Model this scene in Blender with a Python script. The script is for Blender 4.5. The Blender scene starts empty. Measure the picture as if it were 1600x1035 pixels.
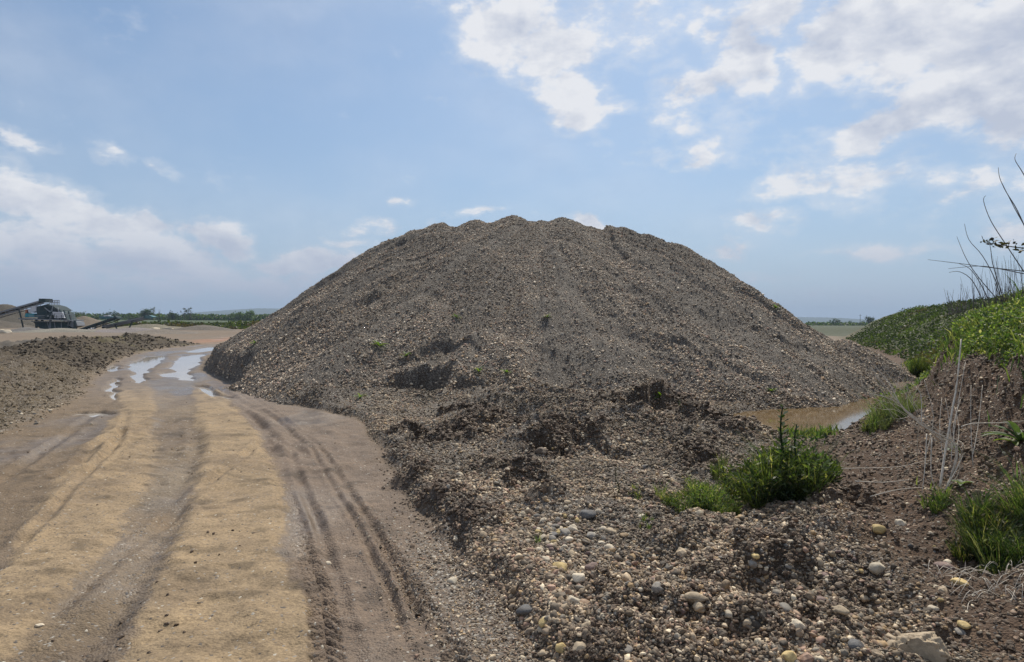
import bpy, math, random
import numpy as np
from mathutils import Vector, Matrix, Quaternion

random.seed(7)
rng = np.random.default_rng(11)
SC = bpy.context.scene
COL = SC.collection
R = math.radians

# ------------------------------------------------------------------ camera, sky, sun
F, CH, HZ = 1000.0, 1.7, 503.0          # focal length in photo pixels, eye height, horizon row
ROLL = R(0.45)
cam_d = bpy.data.cameras.new('camera')
cam_d.sensor_width = 36.0
cam_d.lens = 36.0 * F / 1600.0
cam_d.shift_y = -(517.5 - HZ) / 1600.0
cam_d.clip_start = 0.05
cam_d.clip_end = 20000
cam = bpy.data.objects.new('camera', cam_d)
COL.objects.link(cam)
cam.matrix_world = Matrix.Translation((0, 0, CH)) @ Matrix.Rotation(R(90), 4, 'X') @ Matrix.Rotation(ROLL, 4, 'Z')
SC.camera = cam

SUN_EL, SUN_AZ = R(53), R(16)            # azimuth measured from +Y towards +X
SKY_STRENGTH, SUN_STRENGTH, EXPOSURE = 0.115, 4.7, -0.06
SC.view_settings.view_transform = 'Standard'
SC.view_settings.look = 'None'
SC.view_settings.exposure = EXPOSURE
SC.view_settings.gamma = 1
SC.view_settings.use_curve_mapping = False

def ray(u, v):
    """direction through photo pixel (u, v), scaled so that y = 1"""
    a, b = u - 800.0, v - HZ
    c, s = math.cos(ROLL), math.sin(ROLL)
    return ((a * c + b * s) / F, 1.0, -(b * c - a * s) / F)

def at(u, v, Y):
    d = ray(u, v)
    return Vector((d[0] * Y, Y, CH + d[2] * Y))

def build_world():
    w = bpy.data.worlds.new('World'); SC.world = w; w.use_nodes = True
    nt = w.node_tree; N, L = nt.nodes, nt.links; N.clear()
    def node(t, **k):
        n = N.new(t)
        for a, b in k.items(): setattr(n, a, b)
        return n
    def m(op, a, b=None, c=None, clamp=False):
        n = node('ShaderNodeMath', operation=op, use_clamp=clamp)
        for i, x in enumerate((a, b, c)):
            if x is None: continue
            if isinstance(x, (int, float)): n.inputs[i].default_value = x
            else: L.new(x, n.inputs[i])
        return n.outputs[0]
    def sstep(x, a, b):
        n = node('ShaderNodeMapRange', interpolation_type='SMOOTHSTEP')
        L.new(x, n.inputs[0]); n.inputs[1].default_value = a; n.inputs[2].default_value = b
        return n.outputs[0]
    sky = node('ShaderNodeTexSky', sky_type='NISHITA', sun_disc=False, sun_elevation=SUN_EL, sun_rotation=SUN_AZ,
               air_density=1.0, dust_density=1.6, ozone_density=1.0, altitude=100)
    tc = node('ShaderNodeTexCoord')
    sp = node('ShaderNodeSeparateXYZ'); L.new(tc.outputs['Generated'], sp.inputs[0])
    az = m('ARCTAN2', sp.outputs[0], sp.outputs[1])
    el = m('ARCSINE', sp.outputs[2])
    # domain warp so that cloud edges are ragged
    cv = node('ShaderNodeCombineXYZ'); L.new(az, cv.inputs[0]); L.new(m('MULTIPLY', el, 1.7), cv.inputs[1])
    wn = node('ShaderNodeTexNoise'); L.new(cv.outputs[0], wn.inputs[0])
    wn.inputs['Scale'].default_value = 9; wn.inputs['Detail'].default_value = 5; wn.inputs['Roughness'].default_value = 0.55
    ws = node('ShaderNodeSeparateColor'); L.new(wn.outputs['Color'], ws.inputs[0])
    azw = m('ADD', az, m('MULTIPLY', m('SUBTRACT', ws.outputs[0], 0.5), 0.16))
    elw = m('ADD', el, m('MULTIPLY', m('SUBTRACT', ws.outputs[1], 0.5), 0.10))
    n1 = node('ShaderNodeTexNoise'); L.new(cv.outputs[0], n1.inputs[0])
    n1.inputs['Scale'].default_value = 10; n1.inputs['Detail'].default_value = 9; n1.inputs['Roughness'].default_value = 0.60
    # (u, v, half width, half height, tilt in degrees, weight)
    blobs = [(790, 45, 75, 50, 10, 1.15), (870, 95, 75, 55, 0, 1.15), (905, 160, 48, 42, 0, 1.1), (960, 35, 95, 55, 0, .85),
             (1110, 130, 75, 30, -8, 1.0), (1165, 90, 52, 68, 0, 1.15), (1210, 30, 50, 40, 0, .95),
             (1310, 60, 85, 55, 0, 1.25), (1430, 45, 150, 68, 0, 1.35), (1560, 70, 150, 85, 0, 1.35), (1500, 155, 120, 45, -6, 1.3),
             (1370, 205, 95, 30, -12, 1.2), (1585, 175, 110, 55, 0, 1.25), (1700, 130, 170, 120, 0, 1.3),
             (1245, 288, 55, 22, -14, 1.0), (1370, 282, 95, 28, 5, .98), (1520, 282, 52, 18, 0, .95), (1650, 260, 80, 30, 0, .9),
             (1068, 240, 48, 20, -12, .98), (1192, 355, 48, 17, 0, 1.05), (1125, 398, 42, 14, 0, .9), (1065, 182, 50, 16, 0, .65),
             (925, 344, 46, 12, 10, 1.15), (757, 330, 34, 11, 0, .9), (583, 352, 36, 13, 0, .85), (625, 312, 24, 9, 0, .8), (560, 382, 60, 14, 0, .6),
             (1350, 390, 62, 18, 0, .85), (1440, 392, 90, 16, 0, .65), (1585, 360, 55, 24, 0, .9), (1210, 440, 50, 12, 0, .6), (1280, 470, 90, 16, 0, .55),
             (40, 312, 150, 38, 11, 1.25), (190, 340, 130, 28, 11, 1.2), (-150, 300, 200, 70, 0, 1.3), (30, 370, 200, 40, 0, .9),
             (345, 380, 75, 28, 14, 1.2), (470, 412, 100, 20, 5, 1.15), (200, 405, 260, 45, 3, .98), (60, 440, 220, 42, 0, .9), (380, 445, 200, 28, 0, .85),
             (15, 212, 60, 17, 8, .85), (170, 228, 55, 15, 5, .78), (262, 250, 30, 13, 15, .78),
             (700, 0, 60, 20, 0, .5), (1100, 20, 30, 25, 40, .65)]
    acc = None
    for (u, v, su, sv, tilt, wt) in blobs:
        d = Vector(ray(u, v)); d.normalize()
        a0, e0 = math.atan2(d.x, d.y), math.asin(d.z)
        ex = su * (1 / F) * (math.cos(a0) ** 2); ey = sv / F * math.cos(a0)
        t = R(-tilt); c, s = math.cos(t), math.sin(t)
        dx, dy = m('SUBTRACT', azw, a0), m('SUBTRACT', elw, e0)
        p = m('MULTIPLY_ADD', dx, c / ex, m('MULTIPLY', dy, s / ex))
        q = m('MULTIPLY_ADD', dx, -s / ey, m('MULTIPLY', dy, c / ey))
        g = m('MULTIPLY_ADD', p, p, m('MULTIPLY', q, q))
        g = m('MULTIPLY', m('POWER', 2.0, m('MULTIPLY', g, -0.95)), wt)      # soft bump
        acc = g if acc is None else m('MAXIMUM', acc, g)
    # behind the camera: plain scattered clouds
    n2 = node('ShaderNodeTexNoise'); L.new(tc.outputs['Generated'], n2.inputs[0]); n2.inputs['Scale'].default_value = 2.4; n2.inputs['Detail'].default_value = 6
    back = m('MULTIPLY', sstep(m('ABSOLUTE', az), 0.95, 1.3), m('MULTIPLY', sstep(n2.outputs[0], .42, .72), 1.1))
    acc = m('MAXIMUM', acc, back)
    n6 = node('ShaderNodeTexNoise'); L.new(cv.outputs[0], n6.inputs[0]); n6.inputs['Scale'].default_value = 34; n6.inputs['Detail'].default_value = 6; n6.inputs['Roughness'].default_value = .62
    dens = m('ADD', m('MULTIPLY_ADD', m('SUBTRACT', n6.outputs[0], 0.5), .75, acc), m('MULTIPLY', m('SUBTRACT', n1.outputs[0], 0.5), 1.9))
    cover = m('MAXIMUM', sstep(dens, 0.36, 0.92), m('MULTIPLY', sstep(dens, 0.05, 0.8), 0.45))
    cover = m('MULTIPLY', cover, 0.93)
    # veil of thin cloud lower down
    n3 = node('ShaderNodeTexNoise'); L.new(cv.outputs[0], n3.inputs[0]); n3.inputs['Scale'].default_value = 3.2; n3.inputs['Detail'].default_value = 7
    veil = m('MULTIPLY', sstep(n3.outputs[0], .35, .75), 0.22)
    cover = m('MAXIMUM', cover, veil)
    # relief: sunlit upper edges, greyer undersides
    of = node('ShaderNodeVectorMath', operation='ADD'); L.new(cv.outputs[0], of.inputs[0]); of.inputs[1].default_value = (.012, .035, 0)
    nb = node('ShaderNodeTexNoise'); L.new(of.outputs[0], nb.inputs[0])
    nb.inputs['Scale'].default_value = 10; nb.inputs['Detail'].default_value = 9; nb.inputs['Roughness'].default_value = 0.60
    n4 = node('ShaderNodeTexNoise'); L.new(cv.outputs[0], n4.inputs[0]); n4.inputs['Scale'].default_value = 3.5; n4.inputs['Detail'].default_value = 4
    core = m('ADD', m('MULTIPLY', m('SUBTRACT', nb.outputs[0], n1.outputs[0]), 3.0), m('MULTIPLY_ADD', m('SUBTRACT', n4.outputs[0], .5), 2.2, m('MULTIPLY_ADD', sstep(acc, .7, 1.35), .45, .12)), clamp=True)
    cc = node('ShaderNodeMix', data_type='RGBA'); L.new(core, cc.inputs['Factor'])
    cc.inputs['A'].default_value = (7.8, 7.85, 8.1, 1); cc.inputs['B'].default_value = (4.9, 5.3, 6.3, 1)
    # clouds near the horizon are duller
    low = sstep(el, 0.17, 0.0)
    cl = node('ShaderNodeMix', data_type='RGBA'); L.new(low, cl.inputs['Factor']); L.new(cc.outputs['Result'], cl.inputs['A'])
    cl.inputs['B'].default_value = (3.9, 4.35, 5.6, 1)
    # aerial haze towards the horizon and a slightly milky blue overall
    hz = m('MULTIPLY_ADD', m('POWER', m('SUBTRACT', 1.0, m('MAXIMUM', sp.outputs[2], 0.0)), 5.0), 0.75, 0.16)
    sk = node('ShaderNodeMix', data_type='RGBA'); L.new(hz, sk.inputs['Factor']); tn = node('ShaderNodeMix', data_type='RGBA', blend_type='MULTIPLY'); tn.inputs['Factor'].default_value = 1; L.new(sky.outputs[0], tn.inputs['A']); tn.inputs['B'].default_value = (.74, .90, 1.0, 1); L.new(tn.outputs['Result'], sk.inputs['A'])
    sk.inputs['B'].default_value = (3.6, 4.6, 6.3, 1)
    fin = node('ShaderNodeMix', data_type='RGBA'); L.new(cover, fin.inputs['Factor']); L.new(sk.outputs['Result'], fin.inputs['A']); L.new(cl.outputs['Result'], fin.inputs['B'])
    bg = node('ShaderNodeBackground'); L.new(fin.outputs['Result'], bg.inputs[0]); bg.inputs[1].default_value = SKY_STRENGTH
    out = node('ShaderNodeOutputWorld'); L.new(bg.outputs[0], out.inputs[0])
build_world()

sun_d = bpy.data.lights.new('sun', 'SUN'); sun_d.energy = SUN_STRENGTH; sun_d.angle = R(0.6); sun_d.color = (1.0, 0.93, 0.81)
sun = bpy.data.objects.new('sun', sun_d); COL.objects.link(sun)
sdir = Vector((math.sin(SUN_AZ) * math.cos(SUN_EL), math.cos(SUN_AZ) * math.cos(SUN_EL), math.sin(SUN_EL)))
sun.rotation_euler = sdir.to_track_quat('Z', 'Y').to_euler()

# ------------------------------------------------------------------ numpy noise
def _hash(ix, iy, seed):
    h = (ix.astype(np.int64) * 374761393 + iy.astype(np.int64) * 668265263 + seed * 974634777) & 0xFFFFFFFF
    h = ((h ^ (h >> 13)) * 1274126177) & 0xFFFFFFFF
    h = ((h ^ (h >> 16)) * 2246822519) & 0xFFFFFFFF
    return ((h ^ (h >> 15)) & 0xFFFFFF) / float(0x1000000)
def vn(x, y, seed=0):
    xi, yi = np.floor(x), np.floor(y)
    fx, fy = x - xi, y - yi
    xi = xi.astype(np.int64); yi = yi.astype(np.int64)
    sx = fx * fx * fx * (fx * (fx * 6 - 15) + 10); sy = fy * fy * fy * (fy * (fy * 6 - 15) + 10)
    a, b = _hash(xi, yi, seed), _hash(xi + 1, yi, seed)
    c, d = _hash(xi, yi + 1, seed), _hash(xi + 1, yi + 1, seed)
    return (a + (b - a) * sx) + ((c + (d - c) * sx) - (a + (b - a) * sx)) * sy
def fbm(x, y, octv=4, seed=0, gain=0.5):
    s, a, t = 0, 1.0, 0
    for o in range(octv):
        c, sn = math.cos(o * 0.9 + .3), math.sin(o * 0.9 + .3)
        s = s + a * (vn((x * c - y * sn) * 2 ** o + 17.3 * o, (x * sn + y * c) * 2 ** o - 9.1 * o, seed + o * 13) - .5)
        t += a; a *= gain
    return s / t * 2          # about -1 .. 1
def ridged(x, y, octv=4, seed=0):
    s, a, t = 0, 1.0, 0
    for o in range(octv):
        s = s + a * (1 - np.abs(2 * vn(x * 2 ** o + 5.7 * o, y * 2 ** o + 3.1 * o, seed + 31 * o) - 1)); t += a; a *= .5
    return s / t
def worley(x, y, seed=0):
    """rounded lumps: 1 at a cell centre falling to 0"""
    xi, yi = np.floor(x).astype(np.int64), np.floor(y).astype(np.int64)
    best = np.full(np.shape(x), 9.0)
    for i in (-1, 0, 1):
        for j in (-1, 0, 1):
            cx = xi + i + _hash(xi + i, yi + j, seed); cy = yi + j + _hash(xi + i, yi + j, seed + 5)
            best = np.minimum(best, (x - cx) ** 2 + (y - cy) ** 2)
    return np.clip(1 - best * 1.6, 0, 1)
def ss(x, a, b):
    t = np.clip((x - a) / (b - a), 0, 1)
    return t * t * (3 - 2 * t)
def band(x, a, b, e):
    return ss(x, a - e, a + e) * (1 - ss(x, b - e, b + e))
def smax(a, b, k):
    h = np.clip(.5 + .5 * (a - b) / k, 0, 1)
    return b + (a - b) * h + k * h * (1 - h)

# ------------------------------------------------------------------ layout of the land (metres, camera foot at the origin)
LY = [-60, 0, 3, 6, 9.1, 12, 17.5, 23.6, 30, 36, 40, 46, 60, 90]
LX = [-6, -5.7, -5.9, -6.4, -7.3, -8.3, -11.4, -14.7, -17.8, -19.6, -20.3, -21.8, -28, -44]
RY = [-60, 0, 3.2, 4.4, 5.9, 8.6, 11.2, 13, 17.5, 22, 29.8, 40, 46, 60, 90]
RX = [.9, .9, .24, -.13, -.83, -1.75, -2.7, -4.5, -7.9, -10.7, -14.2, -17.2, -18.6, -23, -37]
SY = [-60, 3.2, 4.28, 5.72, 8.63, 12.4, 15.2, 17.5]
S1L = [-1.6, -1.92, -2.32, -2.92, -4.2, -6.1, -7.6, -8.6]
S1R = [-.8, -1.02, -1.43, -2.0, -3.35, -5.3, -6.9, -8.4]
S2L = [-3.3, -3.4, -3.42, -4.3, -5.6, -7.6, -9.4, -10.6]
S2R = [-2.2, -2.5, -2.87, -3.35, -4.8, -6.9, -8.5, -10.0]
TY = [-60, 2, 3.5, 5.5, 7.5, 9.3, 11, 13, 15.2, 20, 28, 38, 60, 90]
TX = [2.2, 2.5, 2.8, 3.2, 3.85, 4.85, 6.15, 8.0, 9.7, 12.6, 16.8, 20.9, 30, 45]
def Lf(Y): return np.interp(Y, LY, LX)
def Rf(Y): return np.interp(Y, RY, RX)
def Tf(Y): return np.interp(Y, TY, TX)
def bank_d(X, Y):
    s = (Tf(Y + .5) - Tf(Y - .5))
    return (X - Tf(Y)) / np.sqrt(1 + s * s)
WATER_Z, POND_Z = -0.055, -0.02
PUD = [(.17, .48, 20.5, 31), (.27, .40, 17.2, 22.5), (.64, .96, 21, 32), (.55, .86, 18.4, 21.6), (.12, .175, 14.0, 19),
       (.70, .80, 13.8, 16.6), (-.03, .11, 20.3, 23.6), (.08, .19, 10.9, 11.9), (.4, .85, 33, 42)]
def pud_mask(X, Y):
    t = (X - Lf(Y)) / (Rf(Y) - Lf(Y))
    t = t + .07 * fbm(X * 1.3, Y * 1.0, 4, 77); YY = Y + 1.3 * fbm(X * .9, Y * .5, 4, 78)
    out = np.zeros(np.shape(X))
    for (a, b, c, d) in PUD:
        p = (t - (a + b) / 2) / ((b - a) / 2); q = (YY - (c + d) / 2) / ((d - c) / 2)
        out = np.maximum(out, 1 - ss(np.sqrt(p * p + q * q), .78, 1.25))
    return out

# -- the gravel mound: many tipped loads, each a cone, merged
MC = (0.9, 23.5)
CONES = [(0, 23.5, 5.62), (1.9, 23.6, 5.60), (-1.3, 23.4, 5.44), (-2.6, 23.3, 5.26), (-3.5, 23.4, 4.98), (-4.5, 23.5, 4.62), (2.9, 23.4, 5.28), (1.0, 23.5, 5.44), (3.45, 23.4, 5.24), (4.0, 23.5, 5.2), (5.0, 23.5, 4.88),
         (6.0, 23.3, 4.50), (7.1, 23.2, 3.95), (-5.6, 23.4, 3.98), (-6.7, 23.2, 3.25), (8.3, 23.0, 3.25), (9.4, 22.8, 2.62), (-7.9, 23.0, 2.50),
         (-1.1, 20.2, 4.15), (1.6, 20.6, 4.35), (4.4, 20.2, 4.05), (-3.9, 20.5, 3.75), (.9, 17.3, 2.6), (-2.2, 17.0, 2.35), (3.8, 17.2, 2.45), (6.7, 19.5, 2.95), (-6.0, 19.6, 2.45),
         (1.0, 27, 4.3), (-3, 27, 3.6), (5, 27, 3.8), (-.6, 14.9, 1.45), (2.3, 15, 1.35), (5.3, 15.7, 1.5), (8.2, 17.6, 1.5), (-3.6, 15.2, 1.30), (10.6, 20.4, 1.7)]
_r = np.random.default_rng(5)
for k in range(46):            # small late loads on the flanks
    a = _r.uniform(math.pi * 1.02, math.pi * 1.98); rr = _r.uniform(2.5, 10.2)
    x, y = MC[0] + rr * math.cos(a) * 1.05, MC[1] + rr * math.sin(a)
    CONES.append((x, y, max(.3, 5.62 - .585 * rr + _r.uniform(-.05, .22))))
def mound_base(X, Y):
    wx = X + .16 * fbm(X * .9, Y * .9, 3, 3); wy = Y + .16 * fbm(X * .9, Y * .9, 3, 4)
    z = np.full(np.shape(X), -9.0)
    for (x, y, h) in CONES:
        r = np.sqrt((wx - x) ** 2 + (wy - y) ** 2 + .06)
        z = smax(z, h - .615 * r + .10, .24)
    z = z - .52 * ss(np.abs(X - .9), 5.5, 9.5)
    # gullies and runs of loose stone, straight down the slope
    th = np.arctan2(Y - MC[1], X - MC[0]); rr = np.hypot(X - MC[0], Y - MC[1])
    run = fbm(th * 13 + .25 * fbm(X * .7, Y * .7, 2, 9), rr * .22, 4, 21)
    run2 = fbm(th * 30 + .2 * fbm(X, Y, 2, 28), rr * .25, 3, 25)
    m = ss(rr, 1.2, 4.5)
    run3 = ridged(th * 7 + .15 * fbm(X * .5, Y * .5, 2, 8), rr * .12, 3, 27) - .5
    run4 = ridged(th * 26 + .05 * fbm(X, Y, 2, 12), rr * .09, 2, 29) - .5
    z = z + m * .085 * run4 * ss(rr, 2.5, 5)
    z = z + m * ((.10 + .08 * ss(rr, 3, 7)) * run + .055 * run2 + (.07 + .13 * ss(rr, 3, 7)) * run3)
    return z
def toe_flare(z):
    return z
def poly_dist(X, Y, pts):
    """signed distance to an open polyline (positive on the camera side) and position along it 0..1"""
    best = np.full(np.shape(X), 1e9); sgn = np.ones(np.shape(X)); tt = np.zeros(np.shape(X))
    n = len(pts) - 1
    for i in range(n):
        (ax, ay), (bx, by) = pts[i], pts[i + 1]
        dx, dy = bx - ax, by - ay; l2 = dx * dx + dy * dy
        t = np.clip(((X - ax) * dx + (Y - ay) * dy) / l2, 0, 1)
        qx, qy = X - ax - t * dx, Y - ay - t * dy
        d = qx * qx + qy * qy
        m = d < best
        best = np.where(m, d, best)
        sgn = np.where(m, np.sign(dy * (X - ax) - dx * (Y - ay)), sgn)
        tt = np.where(m, (i + t) / n, tt)
    return np.sqrt(best) * sgn, tt
SCARPS = []          # filled below: (points, depth, reach)
GSCARPS = []
def gc_carve(X, Y): return carve(X, Y, GSCARPS)
def carve(X, Y, which=None):
    c = np.zeros(np.shape(X))
    for (pts, dep, reach) in (SCARPS if which is None else which):
        p = np.array(pts)
        near = (X > p[:, 0].min() - reach * 3) & (X < p[:, 0].max() + reach * 3) & (Y > p[:, 1].min() - reach * 3) & (Y < p[:, 1].max() + reach * 3)
        if not near.any(): continue
        x, y = X[near], Y[near]
        wx = x + .28 * fbm(x * 1.9, y * 1.9, 4, 51); wy = y + .28 * fbm(x * 1.9, y * 1.9, 4, 52)
        d, t = poly_dist(wx, wy, pts)
        e = ss(np.minimum(t, 1 - t), 0, .18)
        prof = ss(d, -.03, .07) * np.exp(-np.maximum(d, 0) / reach)
        lip = .18 * np.exp(-((d + .12) / .16) ** 2)
        c[near] += e * dep * (lip - prof)
    return c
def mound_h(X, Y, detail=True):
    z = mound_base(X, Y)
    # cut off by the road on the left: a small bank at the foot
    cut = X - Rf(Y)
    lim = -.4 + .95 * ss(cut + .2 * fbm(X * 1.5, Y * 1.5, 3, 91), -.1, .5) + np.maximum(cut - .3, 0) * 1.1 + 3 * (1 - ss(Y, 12.5, 17))
    z = np.where(Y > 12, np.minimum(z, lim), z)
    z = z + carve(X, Y)
    if detail:
        z = z + .035 * fbm(X * 3.1, Y * 3.1, 3, 31) + .028 * (worley(X * 6, Y * 6, 33) - .3) + .016 * (worley(X * 13, Y * 13, 34) - .3)
    return z

def ground_parts(X, Y):
    Lx, Rx = Lf(Y), Rf(Y)
    wob = .12 * fbm(X * 1.3, Y * 1.3, 3, 40) + .03 * fbm(X * 8, Y * 8, 2, 41)
    ed = X - Rx + wob                         # > 0: right of the road
    ld = Lx - X + 1.6 * wob                   # > 0: left of the road
    bd = bank_d(X, Y) + .6 * wob
    return Lx, Rx, ed, ld, bd

def tread(X, Y, px, py, width, period):
    """tyre lugs along a polyline px(py)"""
    cx = np.interp(Y, py, px); d = (X - cx)
    inn = (np.abs(d) < width / 2) & (Y > py[0]) & (Y < py[-1])
    ph = ((Y + np.abs(d) * .8 + (d > 0) * period * .5 + .025 * fbm(X * 6, Y * 6, 2, 63)) / period) % 1
    lug = ss(ph, 0.05, .2) * (1 - ss(ph, .45, .62))
    edge = 1 - ss(np.abs(d), width * .42, width * .5)
    patch = ss(fbm(X * 1.2, Y * 1.1, 3, 61), -.75, .05) * (.35 + .65 * (1 - ss(Y, 4.2, 5.6)))
    return np.where(inn, edge * patch * (lug * .030 - .022) * (1 + .5 * fbm(X * 9, Y * 9, 2, 62)), 0) + np.where((Y > py[0]) & (Y < py[-1]), .014 * np.exp(-((np.abs(d) - width * .58) / .035) ** 2) * patch, 0)

EARTHY = [(1030, 652, .8), (1115, 668, .65), (960, 655, .5), (700, 690, .6), (860, 700, .6), (1085, 722, .45), (800, 742, .55), (770, 668, .7), (1150, 690, .4), (640, 680, .35), (905, 690, .5), (720, 650, .5), (1220, 910, .38), (1080, 945, .38), (990, 965, .32), (1240, 990, .36), (1140, 905, .28), (940, 920, .24), (1160, 1000, .3), (1050, 1015, .26), (1330, 940, .22), (1060, 850, .3), (1200, 860, .26), (930, 1020, .2), (1320, 800, .3), (850, 790, .28), (740, 815, .3), (640, 745, .3), (700, 775, .35)]
_EA = [((lambda d: (d[0] * (.08 - CH) / d[2], (.08 - CH) / d[2]))(ray(u, v)), r) for (u, v, r) in EARTHY]
def earthy(X, Y):
    X = np.asarray(X, float); m = np.zeros(X.shape)
    k = (Y > 3) & (Y < 13) & (X > -3.2) & (X < 5)
    if not k.any(): return m
    x, y = X[k], Y[k]; w = .45 * fbm(x * 2.1, y * 2.1, 3, 68); q = np.zeros(x.shape)
    for (c, r) in _EA: q = np.maximum(q, 1 - ss(np.hypot(x - c[0], (y - c[1]) * 1.1) / r + w, .45, 1.0))
    m[k] = q; return m
def debris_mask(X, Y):
    m = band(X, -.9, 3.6, .6) * band(Y, 8.2, 12.2, .7)
    return m
HOLES = []           # pits in the churned foot of the mound: (x, y, rx, ry, depth)
LUMPS = []           # rounded lumps: (x, y, rx, ry, height)

XCUT = [(-2.71, 7.32), (-2.05, 7.35), (-1.85, 7.6), (-1.35, 8.4)]
def ground_h(X, Y):
    X = np.asarray(X, float); Y = np.asarray(Y, float)
    Lx, Rx, ed, ld, bd = ground_parts(X, Y)
    rr = np.hypot(X, Y)
    fine = 1 - ss(rr, 35, 80)
    z = .02 * fbm(X * .45, Y * .45, 3, 1)
    onroad = (1 - ss(ed, -.15, .1)) * (1 - ss(ld, -.2, .2))
    # road: raised dry strips, wheel ruts between them
    w = .10 * fbm(X * 1.1, Y * .8, 3, 42)
    s1 = band(X + w, np.interp(Y, SY, S1L), np.interp(Y, SY, S1R), .16) * (1 - ss(Y, 15, 18))
    s2 = band(X + w, np.interp(Y, SY, S2L), np.interp(Y, SY, S2R), .18) * (1 - ss(Y, 15, 18))
    sand = np.maximum(s1, s2)
    z = z + onroad * (.045 * sand - .012 + .017 * fbm(X * 2.4, Y * 3.4, 4, 43) + .012 * fbm(X * 9, Y * 13, 3, 44) + .014 * (ridged(X * 3.2, Y * 5.5, 3, 49) - .5) * ss(fbm(X * .9, Y * .7, 3, 50), -.2, .4))
    foot = worley(X * 3.3, Y * 3.3, 46) * ss(fbm(X * .8, Y * .8, 2, 47), -.2, .5)
    z = z - onroad * .022 * foot * (1 - ss(Y, 10, 16))
    # wheel grooves along the road
    for (px, py, wd, dp) in GROOVES:
        cx = np.interp(Y, py, px) + .03 * fbm(X * 0 + .5, Y * .8, 2, 48); d = X - cx
        inr = ss(Y, py[0] - .3, py[0] + .5) * (1 - ss(Y, py[-1] - .8, py[-1] + .3))
        dp = dp * (.55 + 1.1 * ss(fbm(X * .7, Y * 1.6, 3, 95), -.35, .4)) + .008 * fbm(X * 7, Y * 7, 2, 96)
        z = z + inr * (-dp * np.exp(-(d / wd) ** 2) + .45 * dp * (np.exp(-((d - wd * 1.7) / (wd * .6)) ** 2) + np.exp(-((d + wd * 1.7) / (wd * .6)) ** 2)))
    mudr = onroad * ss(X - np.interp(Y, SY, S1R), 0, .3) * ss(Y, 6.5, 8.5) * (1 - ss(Y, 17, 22))
    z = z + mudr * (.055 * (ridged(X * 1.7 + Y * .55, Y * .55, 4, 93) - .5) + .02 * fbm(X * 6, Y * 5, 3, 94))
    d_, t_ = poly_dist(X, Y, XCUT)
    z = z + (np.abs(d_) < 1) * (.035 * np.exp(-((d_ - .07) / .05) ** 2) - .045 * np.exp(-((d_ + .02) / .05) ** 2)) * ss(np.minimum(t_, 1 - t_), 0, .1)
    for (px, py, wd, per) in TREADS:
        z = z + tread(X, Y, px, py, wd, per)
    # puddle basins
    pm = pud_mask(X, Y) * (1 - ss(ed, -.1, .1))
    smooth = ss(Y, 9.5, 12) * onroad * (1 - ss(Y, 42, 46))
    z = z * (1 - .55 * smooth) - .02 * smooth * 0 - pm * .095
    # gravel ground on the right of the road
    gz = ss(ed, -.03, .16) * (1 - ss(Y, 12, 19))
    lump = .5 + .5 * fbm(X * .75, Y * .75, 4, 55)
    near = 1 - ss(Y, 6.2, 7.6)
    rough = .36 + .85 * ss(X, .7, 1.6) * near * (1 - ss(bd, -.55, -.1)) + .9 * debris_mask(X, Y)
    g = .055 + rough * (.17 * (lump - .45) + .12 * (ridged(X * 1.9, Y * 1.9, 3, 56) - .5) + .06 * (worley(X * 4.5, Y * 4.5, 57) - .3) + .030 * (worley(X * 11, Y * 11, 58) - .3)) + .022 * fbm(X * 9, Y * 9, 3, 59)
    berm = .05 * np.exp(-((ed - .22) / .18) ** 2) * (1 - ss(Y, 8, 9))
    z = z + gz * (g + berm)
    dm = debris_mask(X, Y)
    z = z + gc_carve(X, Y)
    ea = earthy(X, Y)
    z = z + ea * (.13 * (ridged(X * 2.8, Y * 2.8, 3, 69) - .45) + .06 * (worley(X * 6.5, Y * 6.5, 75) - .3) + .03)
    z = z + dm * (.26 * fbm(X * .9, Y * .9, 3, 65) + .26 * (ridged(X * 1.25, Y * 1.5, 3, 67) - .5) + .12)
    for (x, y, rx, ry, dp) in HOLES:
        z = z - dp * (1 - ss(np.sqrt(((X - x + .5 * wobf(X, Y)) / rx) ** 2 + ((Y - y) / ry) ** 2), .45, 1.0))
    for (x, y, rx, ry, hh) in LUMPS:
        q = np.sqrt(((X - x + .8 * wobf(X, Y)) / rx) ** 2 + ((Y - y) / ry) ** 2)
        z = z + hh * (1 - ss(q, .15, 1.0)) * (1 + .35 * fbm(X * 5, Y * 5, 3, 66))
    # apron of washed stone round the foot of the mound
    ap = mound_base(X, Y)
    z = z + .36 * np.exp(-np.abs(ap) / .30) * ss(ed, -.1, .5) * (Y < 30) * (1 - ss(bd, -1.2, -.3)) * (1 - ss(X, 2.6, 3.8) * .9) * .8
    # pond basin between mound and bank
    d, t = poly_dist(X, Y, [(4.35, 10.6), (5.9, 12.1), (9.0, 16.0)])
    pd = np.abs(d) + .16 * fbm(X * 1.6, Y * 1.6, 3, 70)
    pk = 1 - ss(pd, .72, 1.35)
    z = z * (1 - pk) - .38 * pk
    # bank on the right
    b = np.interp(bd, [-1.2, -.6, 0, .35, .7, .95, 1.22, 1.6, 2.2, 2.9, 4.0, 7, 30], [0, .03, .12, .28, .48, .66, 1.24, 1.50, 1.80, 2.04, 2.32, 2.7, 2.9])
    b2 = np.interp(bd, [-1, 0, 1.5, 3.2, 5, 8, 30], [0, .05, .9, 2.0, 2.75, 3.05, 3.1])
    far = ss(Y, 13, 20)
    b = b * (1 - far) + b2 * far
    low = ss(Y, 5.9, 4.0)                       # towards the camera the bank is lower
    b = b * (1 - .25 * low)
    bz = ss(bd, -.3, 1.0)
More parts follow.
